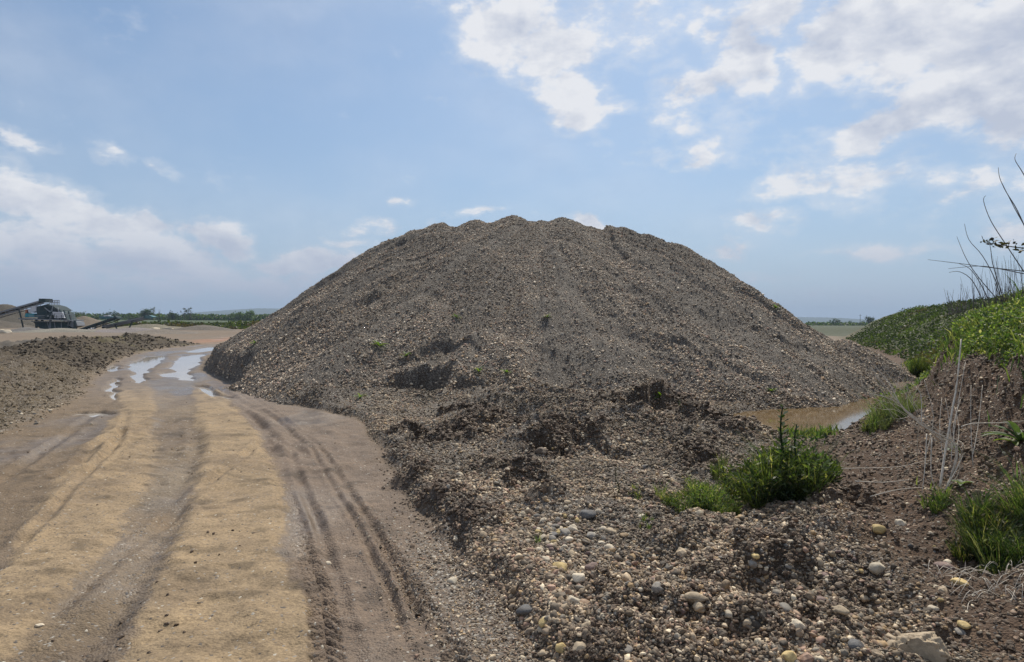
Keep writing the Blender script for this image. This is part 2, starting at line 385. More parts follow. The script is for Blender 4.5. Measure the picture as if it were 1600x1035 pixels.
    z = z + b * (1 + .10 * fbm(X * .5, Y * .5, 3, 71)) * (1 - ss(Y, 55, 75)) + bz * fine * (.16 * fbm(X * 1.5, Y * 1.5, 4, 72) + .11 * (ridged(X * 2.6, Y * 2.6, 4, 73) - .5) + .03 * worley(X * 9, Y * 9, 74))
    # hollow under the grass clump near the camera
    z = z - .16 * np.exp(-(((X - 3.3) / .45) ** 2 + ((Y - 4.25) / .35) ** 2))
    # spoil along the left of the road
    bl = band(Y, -6, 43, 3)
    hb = np.interp(Y, [0, 10, 18, 26, 34, 40, 44], [.20, .26, .40, .52, .54, .48, .2])
    lb = hb * ss(ld, -.1, 2.2) * (1 - ss(ld, 2.8, 6.0)) * bl
    rel = ss(ld, -.1, .8) * (1 - ss(ld, 5, 7.5)) * bl
    sc = .55 + 1.1 * ss(Y, 14, 24)
    lb = lb * (1 + .55 * fbm(X * .6, Y * .6, 3, 80)) + rel * (sc * (.10 * (worley(X * 2.2, Y * 2.2, 81) - .3) + .13 * (ridged(X * 1.1, Y * 1.1, 4, 87) - .5)) + .07 * (worley(X * 5.5, Y * 5.5, 82) - .3) + .10 * fbm(X * 2.6, Y * 2.6, 3, 83))
    z = z + np.where(ld > -1, lb, 0)
    d, t = poly_dist(X, Y, [(-24, 30), (-31, 31.5), (-46, 31)])
    rg2 = .62 * (1 - ss(np.abs(d), .0, 3.4))
    z = z + rg2 * (.8 + .5 * fbm(X * .6, Y * .6, 4, 89)) + (rg2 > .02) * .06 * fbm(X * 2, Y * 2, 3, 92)
    # far edge of the pit and the plain beyond it, almost at eye level
    rim = ss(Y, 108, 124 ) * ss(X, -75, -20) + ss(Y, 175, 215) * (1 - ss(X, -75, -20))
    rim = np.clip(rim + .0 * X, 0, 1)
    z = z + np.where(rr > 60, .9 * rim + .25 * ss(rr, 60, 110) * fbm(X * .03, Y * .03, 4, 88), 0)
    return z
def wobf(X, Y): return .25 * fbm(X * 3, Y * 3, 2, 90)
GROOVES = [
           ([-.30, -.62, -1.3, -2.45, -3.9, -6.2], [3.0, 4.0, 5.7, 8.4, 11, 15], .035, .022),
           ([-.42, -.74, -1.43, -2.6, -4.05, -6.4], [3.0, 4.0, 5.7, 8.4, 11, 15], .03, .018),
           ([-.70, -1.1, -1.75, -2.9, -4.4, -6.8], [3.0, 4.1, 5.7, 8.4, 11, 15], .05, .022),
           ([-3.15, -3.5, -4.1, -5.4, -7.2], [3.2, 4.4, 5.8, 8.8, 12], .06, .028),
           ([-2.62, -2.9, -3.1, -3.3, -3.6], [3.6, 5.2, 6.6, 8.0, 9.4], .06, .026),
           ([-4.3, -4.7, -5.5, -6.6, -8.6], [3.6, 5.0, 7.0, 9.5, 14], .08, .03),
           ([-4.9, -5.0, -5.6, -5.9, -5.5, -5.3], [6.4, 7.4, 8.6, 9.8, 11.4, 12.4], .09, .035),
           ([-2.05, -2.35, -2.95, -4.2, -6.2], [2.5, 4.0, 5.6, 8.6, 12.4], .10, .02),
           ([-3.1, -3.6, -4.3, -5.4, -6.6, -8.3], [8.2, 9.4, 10.8, 12.4, 14.2, 17], .10, .045),
           ([-2.7, -3.2, -3.9, -5.0, -6.2, -7.9], [8.2, 9.4, 10.8, 12.4, 14.2, 17], .09, .04)]
TREADS = [([-.84, -.91, -1.18, -1.40, -1.72, -2.2, -3.0], [2.7, 3.2, 4.0, 4.5, 5.2, 6.2, 8.0], .20, .095),
          ([-.12, -.32, -.7, -1.3, -2.3], [2.8, 3.4, 4.3, 5.7, 8.0], .16, .11),
          ([-3.95, -4.45, -5.1, -5.2], [6.0, 7.2, 8.4, 9.6], .30, .2)]

def surf_h(x, y):
    X, Y = np.atleast_1d(np.asarray(x, float)), np.atleast_1d(np.asarray(y, float))
    return np.maximum(ground_h(X, Y), mound_h(X, Y))
def hit_exact(u, v, fn=surf_h, y0=1.8, y1=70):
    """where the ray through photo pixel (u, v) meets the land"""
    d = ray(u, v)
    Y = y0 * (y1 / y0) ** np.linspace(0, 1, 700)
    s = fn(d[0] * Y, Y) - CH - d[2] * Y
    i = np.argmax(s > 0)
    if s[i] <= 0: i = len(Y) - 1
    y = Y[i] if i == 0 else Y[i - 1] + s[i - 1] / (s[i - 1] - s[i]) * (Y[i] - Y[i - 1])
    return Vector((d[0] * y, y, float(fn(np.array([d[0] * y]), np.array([y]))[0])))
_HT = {}
def hit(u, v):
    """the same from a table of heights made once, after every pit and lump is in place"""
    if not _HT:
        T = np.linspace(-.86, .92, 480); Yk = 1.8 * (70 / 1.8) ** np.linspace(0, 1, 560)
        TT, YY = np.meshgrid(T, Yk); _HT['H'] = surf_h((TT * YY).ravel(), YY.ravel()).reshape(TT.shape); _HT['T'] = T; _HT['Y'] = Yk
    T, Yk, H = _HT['T'], _HT['Y'], _HT['H']
    d = ray(u, v); f = (np.clip(d[0], T[0], T[-1] - 1e-6) - T[0]) / (T[1] - T[0]); k = min(int(f), len(T) - 2); f -= k
    h = H[:, k] * (1 - f) + H[:, k + 1] * f
    s = h - CH - d[2] * Yk; i = np.argmax(s > 0)
    if s[i] <= 0: i = len(Yk) - 1
    a = 0 if i == 0 else s[i - 1] / (s[i - 1] - s[i])
    y = Yk[max(i - 1, 0)] + a * (Yk[i] - Yk[max(i - 1, 0)])
    return Vector((d[0] * y, y, h[max(i - 1, 0)] + a * (h[i] - h[max(i - 1, 0)])))

def px_line(pts):
    return [tuple(hit_exact(u, v, y0=8, y1=32)[:2]) for (u, v) in pts]
_sc = [([(548, 640), (585, 606), (625, 588), (665, 580), (722, 590)], .62, .75),
       ([(632, 650), (672, 624), (715, 606), (770, 590)], .50, .55),
       ([(728, 652), (762, 630), (800, 612)], .30, .35),
       ([(590, 577), (655, 548), (700, 541), (760, 545)], .16, .5),
       ([(1120, 560), (1180, 585), (1250, 606)], .06, .4),
       ([(1035, 520), (1100, 556), (1150, 590)], .12, .5),
       ([(930, 350), (960, 372), (990, 402)], .14, .7),
       ([(1150, 500), (1220, 532), (1290, 556)], .09, .6),
       ([(340, 575), (370, 566), (415, 548)], .18, .5),
       ([(600, 395), (640, 372)], .15, .6),
       ([(560, 480), (610, 440), (660, 415)], .12, .5),
       ([(820, 535), (870, 545), (900, 570)], .05, .4)]
_tmp = [(px_line(p), d, r) for (p, d, r) in _sc]
SCARPS.extend(_tmp)
def gp(u, v, z=0.05):
    d = ray(u, v); y = (z - CH) / d[2]; return d[0] * y, y
for (u, v, rx, ry, dp) in [(1010, 660, .36, .42, .34), (640, 678, .42, .16, .22), (842, 706, .20, .22, .22), (812, 752, .34, .16, .13), (905, 690, .30, .16, .16), (980, 715, .16, .12, .12), (1075, 690, .3, .2, .14), (740, 680, .3, .14, .12), (690, 655, .3, .2, .1)]:
    x, y = gp(u, v); HOLES.append((x, y, rx, ry, dp))
for (u, v, rx, ry, hh) in [(1030, 652, .75, .55, .34), (1110, 668, .60, .45, .26), (960, 650, .5, .4, .16), (700, 690, .55, .4, .10), (860, 690, .6, .4, .15), (1085, 722, .42, .25, .12), (800, 742, .45, .2, .10),
                            (770, 665, .7, .5, .14), (1150, 690, .35, .3, .12), (900, 800, .55, .45, .10), (1080, 870, .5, .35, .13), (1220, 905, .45, .3, .12), (1010, 960, .35, .22, .08), (1330, 850, .5, .3, .06)]:
    x, y = gp(u, v); LUMPS.append((x, y, rx, ry, hh))

for pts, dep, reach in [([(955, 662), (985, 648), (1025, 645), (1050, 655)], .34, .35), ([(612, 690), (640, 676), (690, 672)], .22, .25), ([(810, 705), (835, 692), (865, 700), (905, 690)], .20, .22),
                        ([(765, 765), (805, 745), (850, 742)], .14, .2), ([(900, 690), (940, 700), (975, 712)], .14, .2), ([(1055, 728), (1090, 712), (1130, 718)], .14, .2), ([(1095, 655), (1130, 650), (1170, 668)], .2, .25),
                        ([(1040, 940), (1075, 952), (1120, 972)], .10, .14), ([(1180, 985), (1215, 975), (1260, 985)], .12, .14), ([(1100, 905), (1150, 900), (1200, 915)], .09, .14), ([(700, 815), (740, 840), (770, 890), (800, 940)], .05, .12)]:
    GSCARPS.append(([gp(u, v, .12) for u, v in pts], dep, reach))

# ------------------------------------------------------------------ mesh helpers
def mesh_from(name, co, faces, mat=None, smooth=True, attrs=None, nv=4, parent=None):
    """co (n,3), faces (m,nv) int arrays"""
    me = bpy.data.meshes.new(name)
    co = np.ascontiguousarray(co, np.float32); faces = np.ascontiguousarray(faces, np.int32)
    me.vertices.add(len(co)); me.vertices.foreach_set('co', co.ravel())
    if len(faces):
        nv = faces.shape[1]
        me.loops.add(faces.size); me.loops.foreach_set('vertex_index', faces.ravel())
        me.polygons.add(len(faces))
        me.polygons.foreach_set('loop_start', np.arange(0, faces.size, nv, dtype=np.int32))
        me.polygons.foreach_set('loop_total', np.full(len(faces), nv, np.int32))
        me.update(calc_edges=True)
        if smooth: me.polygons.foreach_set('use_smooth', np.ones(len(faces), bool))
    for k, a in (attrs or {}).items():
        a = np.asarray(a, np.float32)
        if a.ndim == 1:
            at_ = me.attributes.new(k, 'FLOAT', 'POINT'); at_.data.foreach_set('value', a)
        elif a.shape[1] == 4:
            at_ = me.attributes.new(k, 'FLOAT_COLOR', 'POINT'); at_.data.foreach_set('color', a.ravel())
        else:
            at_ = me.attributes.new(k, 'FLOAT_VECTOR', 'POINT'); at_.data.foreach_set('vector', a.ravel())
    if mat: me.materials.append(mat)
    o = bpy.data.objects.new(name, me); COL.objects.link(o)
    if parent: o.parent = parent
    return o
def tag(o, label=None, cat=None, group=None, kind=None):
    if label: o['label'] = label
    if cat: o['category'] = cat
    if group: o['group'] = group
    if kind: o['kind'] = kind
    return o
def empty(name, loc=(0, 0, 0), rz=0):
    o = bpy.data.objects.new(name, None); COL.objects.link(o); o.location = loc; o.rotation_euler = (0, 0, rz); o.empty_display_size = .2
    return o
def dup(o, parent=None):
    c = o.copy(); COL.objects.link(c); c.parent = parent
    for ch in list(o.children): dup(ch, c)
    return c

class MB:
    """collects polygons of any size and links them as one mesh"""
    def __init__(s): s.v = []; s.f = []; s.c = []
    def add(s, vs, fs, col=None):
        b = len(s.v); s.v += [tuple(x) for x in vs]; s.f += [tuple(b + i for i in f) for f in fs]
        if col is not None: s.c += [col] * len(vs)
    def box(s, c, d, rot=None):
        hx, hy, hz = d[0] / 2, d[1] / 2, d[2] / 2
        vs = [Vector((x, y, z)) for x in (-hx, hx) for y in (-hy, hy) for z in (-hz, hz)]
        if rot is not None: vs = [rot @ v for v in vs]
        vs = [v + Vector(c) for v in vs]
        s.add(vs, [(0, 1, 3, 2), (4, 6, 7, 5), (0, 4, 5, 1), (2, 3, 7, 6), (0, 2, 6, 4), (1, 5, 7, 3)])
    def beam(s, a, b, w, h=None):
        a, b = Vector(a), Vector(b); d = b - a
        q = d.to_track_quat('X', 'Z').to_matrix()
        s.box((a + b) / 2, (d.length, w, h or w), q)
    def tube(s, pts, r0, r1, n=5, col=None):
        pts = [Vector(p) for p in pts]; m = len(pts); vs = []; fs = []
        for i, p in enumerate(pts):
            d = (pts[min(i + 1, m - 1)] - pts[max(i - 1, 0)]).normalized()
            u = d.cross(Vector((.3, .2, 1)) if abs(d.z) < .95 else Vector((1, 0, 0))).normalized(); w = d.cross(u)
            r = r0 + (r1 - r0) * i / (m - 1)
            for k in range(n):
                a = 2 * math.pi * k / n; vs.append(p + (u * math.cos(a) + w * math.sin(a)) * r)
        for i in range(m - 1):
            for k in range(n):
                fs.append((i * n + k, i * n + (k + 1) % n, (i + 1) * n + (k + 1) % n, (i + 1) * n + k))
        fs.append(tuple(range((m - 1) * n, m * n))); fs.append(tuple(reversed(range(n))))
        s.add(vs, fs, col)
    def prism(s, prof, y0, y1):
        """profile in x,z extruded along y"""
        n = len(prof); vs = [(x, y0, z) for x, z in prof] + [(x, y1, z) for x, z in prof]
        s.add(vs, [tuple(range(n)), tuple(reversed(range(n, 2 * n)))] + [(i, i + n, (i + 1) % n + n, (i + 1) % n) for i in range(n)])
    def build(s, name, mat, parent=None, smooth=False):
        me = bpy.data.meshes.new(name); me.from_pydata(s.v, [], s.f)
        if s.c:
            a = me.attributes.new('tint', 'FLOAT_COLOR', 'POINT'); a.data.foreach_set('color', np.array(s.c, np.float32).ravel())
        if smooth: me.polygons.foreach_set('use_smooth', np.ones(len(me.polygons), bool))
        me.materials.append(mat); me.update()
        o = bpy.data.objects.new(name, me); COL.objects.link(o)
        if parent: o.parent = parent
        return o

# ------------------------------------------------------------------ materials
def new_mat(name):
    m = bpy.data.materials.new(name); m.use_nodes = True
    nt = m.node_tree; nt.nodes.clear()
    return m, nt.nodes, nt.links
def nd(N, t, **k):
    n = N.new(t)
    for a, b in k.items(): setattr(n, a, b)
    return n
def ramp(N, L, src, stops, interp='LINEAR'):
    r = nd(N, 'ShaderNodeValToRGB'); r.color_ramp.interpolation = interp
    e = r.color_ramp.elements
    while len(e) < len(stops): e.new(.5)
    for i, (p, c) in enumerate(stops):
        e[i].position = p; e[i].color = (*c, 1) if len(c) == 3 else c
    L.new(src, r.inputs[0]); return r.outputs[0]
def mul(N, L, a, b, fac=1.0, mode='MULTIPLY'):
    x = nd(N, 'ShaderNodeMix', data_type='RGBA', blend_type=mode)
    for s, q in (('A', a), ('B', b)):
        if isinstance(q, tuple): x.inputs[s].default_value = q
        else: L.new(q, x.inputs[s])
    if isinstance(fac, (int, float)): x.inputs['Factor'].default_value = fac
    else: L.new(fac, x.inputs['Factor'])
    return x.outputs['Result']
def noise(N, L, co, scale, det=4, rough=.55, dist=0):
    n = nd(N, 'ShaderNodeTexNoise'); n.inputs['Scale'].default_value = scale; n.inputs['Detail'].default_value = det
    n.inputs['Roughness'].default_value = rough; n.inputs['Distortion'].default_value = dist
    L.new(co, n.inputs['Vector']); return n.outputs[0]

def land_material():
    m, N, L = new_mat('earth')
    geo = nd(N, 'ShaderNodeNewGeometry'); P = geo.outputs['Position']
    alb = nd(N, 'ShaderNodeAttribute', attribute_name='alb'); prm = nd(N, 'ShaderNodeAttribute', attribute_name='prm')
    ps = nd(N, 'ShaderNodeSeparateColor'); L.new(prm.outputs['Color'], ps.inputs[0])
    c = alb.outputs['Color']
    a = ramp(N, L, noise(N, L, P, 2.3, 6, .62), [(.25, (.72, .72, .74)), (.5, (1, 1, 1)), (.75, (1.22, 1.2, 1.16))])
    c = mul(N, L, c, a)
    b = ramp(N, L, noise(N, L, P, 42, 5, .7), [(.3, (.58, .57, .56)), (.5, (1, 1, 1)), (.72, (1.38, 1.36, 1.32))])
    c = mul(N, L, c, b)
    # little stones set in the surface
    vo = nd(N, 'ShaderNodeTexVoronoi'); vo.inputs['Scale'].default_value = 70; L.new(P, vo.inputs['Vector'])
    vs = nd(N, 'ShaderNodeSeparateColor'); L.new(vo.outputs['Color'], vs.inputs[0])
    st = ramp(N, L, vs.outputs[0], [(0, (.06, .05, .045)), (.35, (.13, .11, .09)), (.65, (.24, .20, .16)), (.85, (.32, .29, .25)), (1, (.5, .45, .36))])
    g = nd(N, 'ShaderNodeMath', operation='GREATER_THAN'); L.new(vs.outputs[1], g.inputs[0])
    inv = nd(N, 'ShaderNodeMath', operation='SUBTRACT'); inv.inputs[0].default_value = 1.0; L.new(ps.outputs[2], inv.inputs[1]); L.new(inv.outputs[0], g.inputs[1])
    c = mul(N, L, c, st, g.outputs[0], 'MIX')
    bs = nd(N, 'ShaderNodeBsdfPrincipled')
    L.new(c, bs.inputs['Base Color'])
    rn = nd(N, 'ShaderNodeMath', operation='MULTIPLY_ADD', use_clamp=True); L.new(noise(N, L, P, 5, 4), rn.inputs[0]); rn.inputs[1].default_value = .25
    ra = nd(N, 'ShaderNodeMath', operation='SUBTRACT'); L.new(ps.outputs[0], ra.inputs[0]); ra.inputs[1].default_value = .12
    L.new(ra.outputs[0], rn.inputs[2]); L.new(rn.outputs[0], bs.inputs['Roughness'])
    bs.inputs['Specular IOR Level'].default_value = .35
    h1 = noise(N, L, P, 26, 8, .72)
    mx = nd(N, 'ShaderNodeMath', operation='MULTIPLY_ADD'); L.new(vo.outputs['Distance'], mx.inputs[0]); mx.inputs[1].default_value = -.7; L.new(h1, mx.inputs[2])
    bp = nd(N, 'ShaderNodeBump'); bp.inputs['Distance'].default_value = .03
    L.new(ps.outputs[1], bp.inputs['Strength']); L.new(mx.outputs[0], bp.inputs['Height']); L.new(bp.outputs[0], bs.inputs['Normal'])
    out = nd(N, 'ShaderNodeOutputMaterial'); L.new(bs.outputs[0], out.inputs[0])
    return m
EARTH = land_material()

def pebble_material(name='pebble_stone', attr_type='INSTANCER'):
    m, N, L = new_mat(name)
    at_ = nd(N, 'ShaderNodeAttribute', attribute_name='tint'); at_.attribute_type = attr_type
    tc = nd(N, 'ShaderNodeTexCoord')
    geo = nd(N, 'ShaderNodeNewGeometry')
    v = ramp(N, L, noise(N, L, geo.outputs['Position'], 60, 4, .65), [(.3, (.66, .65, .64)), (.5, (1, 1, 1)), (.7, (1.25, 1.24, 1.2))])
    bs = nd(N, 'ShaderNodeBsdfPrincipled'); bs.inputs['Roughness'].default_value = .72; bs.inputs['Specular IOR Level'].default_value = .35
    L.new(mul(N, L, at_.outputs['Color'], v), bs.inputs['Base Color'])
    out = nd(N, 'ShaderNodeOutputMaterial'); L.new(bs.outputs[0], out.inputs[0])
    return m
PEBBLE = pebble_material()

def stone_material(name, col, dark=(.6, .58, .55), scale=22):
    m, N, L = new_mat(name)
    tc = nd(N, 'ShaderNodeTexCoord'); oi = nd(N, 'ShaderNodeObjectInfo')
    va = nd(N, 'ShaderNodeVectorMath', operation='ADD'); L.new(tc.outputs['Object'], va.inputs[0]); L.new(oi.outputs['Location'], va.inputs[1])
    P = va.outputs[0]
    c = mul(N, L, (*col, 1), ramp(N, L, noise(N, L, P, scale, 7, .68), [(.28, dark), (.5, (1, 1, 1)), (.75, (1.15, 1.13, 1.08))]))
    # soil clinging to the stone
    ms = ramp(N, L, noise(N, L, P, 9, 5, .7, .5), [(.52, (0, 0, 0)), (.66, (1, 1, 1))])
    sep = nd(N, 'ShaderNodeSeparateColor'); L.new(ms, sep.inputs[0])
    f = nd(N, 'ShaderNodeMath', operation='MULTIPLY'); L.new(sep.outputs[0], f.inputs[0]); f.inputs[1].default_value = .4
    c = mul(N, L, c, (.13, .10, .075, 1), f.outputs[0], 'MIX')
    rv = nd(N, 'ShaderNodeMapRange'); L.new(oi.outputs['Random'], rv.inputs[0]); rv.inputs[3].default_value = .75; rv.inputs[4].default_value = 1.15
    hs = nd(N, 'ShaderNodeHueSaturation'); L.new(c, hs.inputs['Color']); L.new(rv.outputs[0], hs.inputs['Value'])
    bs = nd(N, 'ShaderNodeBsdfPrincipled'); bs.inputs['Roughness'].default_value = .78; L.new(hs.outputs[0], bs.inputs['Base Color'])
    bs.inputs['Specular IOR Level'].default_value = .3
    bp = nd(N, 'ShaderNodeBump'); bp.inputs['Distance'].default_value = .006; bp.inputs['Strength'].default_value = .8
    L.new(noise(N, L, P, 55, 8, .7), bp.inputs['Height']); L.new(bp.outputs[0], bs.inputs['Normal'])
    out = nd(N, 'ShaderNodeOutputMaterial'); L.new(bs.outputs[0], out.inputs[0])
    return m

def leaf_material(name, trans=.35, rough=.55):
    m, N, L = new_mat(name)
    at_ = nd(N, 'ShaderNodeAttribute', attribute_name='tint')
    geo = nd(N, 'ShaderNodeNewGeometry')
    v = ramp(N, L, noise(N, L, geo.outputs['Position'], 35, 3), [(.3, (.75, .78, .7)), (.7, (1.2, 1.18, 1.2))])
    c = mul(N, L, at_.outputs['Color'], v)
    bs = nd(N, 'ShaderNodeBsdfPrincipled'); bs.inputs['Roughness'].default_value = rough; L.new(c, bs.inputs['Base Color'])
    bs.inputs['Specular IOR Level'].default_value = .35
    tr = nd(N, 'ShaderNodeBsdfTranslucent'); L.new(mul(N, L, c, (1.5, 1.7, .7, 1)), tr.inputs[0])
    mx = nd(N, 'ShaderNodeMixShader'); mx.inputs[0].default_value = trans; L.new(bs.outputs[0], mx.inputs[1]); L.new(tr.outputs[0], mx.inputs[2])
    out = nd(N, 'ShaderNodeOutputMaterial'); L.new(mx.outputs[0], out.inputs[0])
    return m
LEAF = leaf_material('leaf', .42)
def bark_material(name, col):
    m, N, L = new_mat(name); geo = nd(N, 'ShaderNodeNewGeometry')
    c = mul(N, L, (*col, 1), ramp(N, L, noise(N, L, geo.outputs['Position'], 40, 5, .7), [(.3, (.6, .6, .6)), (.7, (1.25, 1.25, 1.25))]))
    bs = nd(N, 'ShaderNodeBsdfPrincipled'); bs.inputs['Roughness'].default_value = .85; L.new(c, bs.inputs['Base Color'])
    out = nd(N, 'ShaderNodeOutputMaterial'); L.new(bs.outputs[0], out.inputs[0]); return m
DRY = bark_material('dry_stem', (.66, .59, .49)); TWIG = bark_material('dark_twig', (.15, .13, .125)); TRUNK = bark_material('trunk_bark', (.09, .07, .055))

def metal_material(name, col, rough=.5, dirt=.5):
    m, N, L = new_mat(name); tc = nd(N, 'ShaderNodeNewGeometry')
    f = ramp(N, L, noise(N, L, tc.outputs['Position'], 2.2, 6, .7, .4), [(.42, (0, 0, 0)), (.68, (1, 1, 1))])
    s = nd(N, 'ShaderNodeSeparateColor'); L.new(f, s.inputs[0])
    k = nd(N, 'ShaderNodeMath', operation='MULTIPLY'); L.new(s.outputs[0], k.inputs[0]); k.inputs[1].default_value = dirt
    c = mul(N, L, (*col, 1), (.24, .20, .16, 1), k.outputs[0], 'MIX')
    bs = nd(N, 'ShaderNodeBsdfPrincipled'); bs.inputs['Roughness'].default_value = rough; bs.inputs['Specular IOR Level'].default_value = .2; L.new(c, bs.inputs['Base Color'])
    out = nd(N, 'ShaderNodeOutputMaterial'); L.new(bs.outputs[0], out.inputs[0]); return m

def water_material(name, col, rough=.04, bump=.02):
    m, N, L = new_mat(name); geo = nd(N, 'ShaderNodeNewGeometry')
    bs = nd(N, 'ShaderNodeBsdfPrincipled'); bs.inputs['Roughness'].default_value = rough; bs.inputs['IOR'].default_value = 1.33
    c = mul(N, L, (*col, 1), ramp(N, L, noise(N, L, geo.outputs['Position'], 1.3, 3), [(.3, (.8, .8, .8)), (.7, (1.15, 1.15, 1.15))]))
    L.new(c, bs.inputs['Base Color'])
    bp = nd(N, 'ShaderNodeBump'); bp.inputs['Distance'].default_value = .01; bp.inputs['Strength'].default_value = bump
    L.new(noise(N, L, geo.outputs['Position'], 9, 3), bp.inputs['Height']); L.new(bp.outputs[0], bs.inputs['Normal'])
    out = nd(N, 'ShaderNodeOutputMaterial'); L.new(bs.outputs[0], out.inputs[0]); return m

# ------------------------------------------------------------------ albedo zones of the land
def c3(*c): return np.array(c, float)
SAND, MUDR, RUT, DIRT = c3(.288, .210, .126), c3(.178, .129, .092), c3(.150, .106, .066), c3(.175, .127, .082)
GRAV, SOIL, SPOIL, DAMP_SHADE = c3(.120, .090, .064), c3(.105, .066, .042), c3(.150, .114, .070), c3(.085, .066, .052)
PALE, GREEN, FARG, RED = c3(.19, .15, .105), c3(.062, .085, .028), c3(.095, .105, .055), c3(.33, .16, .09)
def mixc(c, k, w): return c + (k - c) * w[:, None]
def land_attrs(X, Y, Z):
    Lx, Rx, ed, ld, bd = ground_parts(X, Y)
    n = len(X); rr = np.hypot(X, Y)
    c = np.tile(DIRT, (n, 1)); rough = np.full(n, .9); bump = np.full(n, .55); peb = np.full(n, .10)
    w = .12 * fbm(X * 1.1, Y * .8, 3, 42) + .09 * fbm(X * 4, Y * 3, 4, 45) + .05 * fbm(X * 17, Y * 13, 2, 97)
    onr = (1 - ss(ed, -.15, .1)) * (1 - ss(ld, -.2, .2))
    mud_r = onr * ss(X + w, np.interp(Y, SY, S1R) - .05, np.interp(Y, SY, S1R) + .1)
    c = mixc(c, MUDR, mud_r)
    s = np.maximum(band(X + w, np.interp(Y, SY, S1L), np.interp(Y, SY, S1R), .05), band(X + w, np.interp(Y, SY, S2L), np.interp(Y, SY, S2R), .06))
    s = s * (1 - ss(Y, 14.5, 18)) * onr
    mid = onr * band(X + w, np.interp(Y, SY, S2R), np.interp(Y, SY, S1L), .12)
    c = mixc(c, RUT, mid * .8)
    c = mixc(c, SAND * .82, mid * ss(fbm(X * 1.3, Y * .7, 4, 114), -.1, .4) * .55)
    c = mixc(c, c3(.20, .16, .115), mid * ss(fbm(X * 1.2 + Y * .5, Y * .5, 3, 101), -.05, .5) * .7)
    c = mixc(c, SAND, s * (1 - .5 * ss(fbm(X * 1.6, Y * 1.6, 5, 102), .0, .5)) * (1 - .3 * ss(fbm(X * 9, Y * 15, 3, 98), .1, .5)))
    c = c * (1 - .35 * onr * ss(fbm(X * 4.5, Y * 7, 4, 113), .18, .55))[:, None]
    damp = onr * ss(fbm(X * .8, Y * .45, 4, 103) + .25 * ss(Y, 7, 9) * (1 - ss(Y, 14, 18)), .12, .55) * (1 - s)
    c = mixc(c, RUT * .78, damp * .6)
    wet = np.clip(pud_mask(X, Y) * 1.3, 0, 1) * (1 - ss(ed, -.1, .1))
    c = mixc(c, c3(.13, .10, .075), wet * .8)
    wetzone = onr * ss(Y, 11, 17) * (1 - ss(Y, 40, 50))
    c = mixc(c, c3(.135, .098, .068), wetzone * .35)
    rough = rough - .45 * damp - .40 * wet - .35 * wetzone - .18 * mid - .14 * mud_r
    bump = bump - .2 * damp - .3 * wetzone - .2 * s
    peb = peb * .3 + .03 * mid
    # gravel side
    g = ss(ed, -.02, .12) * (1 - ss(bd, -.8, -.2))
    c = mixc(c, GRAV * .88, g); peb = peb * (1 - g) + g * .62; bump = bump * (1 - g) + g * .9
    drym = g * ss(fbm(X * .55, Y * .55, 3, 104), .0, .45) * (1 - debris_mask(X, Y))
    c = mixc(c, c3(.235, .19, .142), drym * .6)
    dk = g * ss(fbm(X * 1.4, Y * 1.4, 4, 105), .05, .5)
    c = mixc(c, DAMP_SHADE * 1.2, dk * .55)
    ea = earthy(X, Y); c = mixc(c, c3(.095, .068, .046), ea * .9); peb = peb * (1 - .75 * ea)
    c = mixc(c, DAMP_SHADE * 1.15, np.exp(-((ed - .14) / .2) ** 2) * (1 - ss(Y, 8, 9)) * .7)  # shade along the raised gravel edge, painted into the albedo
    gr2 = onr * ss(ed, -.75, -.2) * (1 - ss(Y, 4.4, 5.8))           # fine gravel spilt on the road edge
    c = mixc(c, GRAV, gr2 * .6); peb = np.maximum(peb, gr2 * .6)
    # bank
    b = ss(bd, -.75, -.2)
    c = mixc(c, SOIL, b * (1 - ss(rr, 40, 60))); bump = bump * (1 - b) + b * .8; peb = peb * (1 - b) + b * .08
    top = ss(bd, 1.25, 1.6)
    c = mixc(c, GREEN * .9, top * .7 * (1 - ss(Y, 14, 20)))
    c = mixc(c, GREEN, ss(bd, .3, 1.2) * ss(Y, 14, 20) * .8)
    # left spoil and ridges
    l = ss(ld, -.05, .5) * band(Y, -8, 44, 2) * (1 - ss(ld, 5.0, 6.5))
    c = mixc(c, SPOIL, l * .9); peb = np.where(l > .3, .30, peb); bump = np.maximum(bump, l * .9)
    c = mixc(c, DAMP_SHADE * 1.3, l * ss(fbm(X * .9, Y * .9, 4, 106), .1, .5) * .6)
    c = mixc(c, c3(.060, .046, .030), l * ss(Y, 15, 23) * .92)
    c = mixc(c, c3(.15, .13, .055), l * ss(fbm(X * .8, Y * .8, 3, 112), .25, .5) * ss(Y, 24, 30) * .5)
    ob = ss(ld, 5.0, 6.8) * (1 - ss(Y, 70, 90))
    c = mixc(c, PALE, ob * .8)
    c = mixc(c, c3(.12, .095, .068), ob * ss(fbm(X * .12, Y * .35, 4, 99), .0, .4) * .7)
    d, t = poly_dist(X, Y, [(-24, 30), (-31, 31.5), (-46, 31)])
    c = mixc(c, c3(.105, .092, .075), (1 - ss(np.abs(d), 2.0, 3.6)) * .9)
    # pit floor far away
    f = ss(rr, 45, 70)
    c = mixc(c, c3(.17, .125, .085), f * .8)
    c = mixc(c, RED, ss(Y, 43, 48) * (1 - ss(Y, 60, 70)) * band(X, -30, -20, 2) * ss(fbm(X * .3, Y * .12, 3, 110), -.2, .3) * .7)
    c = mixc(c, c3(.18, .15, .12), f * ss(fbm(X * .05, Y * .02, 4, 108), 0, .4) * .6)
    rim = ss(Y, 106, 116) * ss(X, -75, -20) + ss(Y, 170, 190) * (1 - ss(X, -75, -20))
    rim = np.clip(rim, 0, 1)
    c = mixc(c, c3(.11, .088, .055), rim)
    c = mixc(c, FARG * .75, rim * ss(fbm(X * .02, Y * .008, 4, 109), -.1, .2) * .9)
    c = mixc(c, c3(.050, .075, .028), ss(rr, 130, 170) * .9)
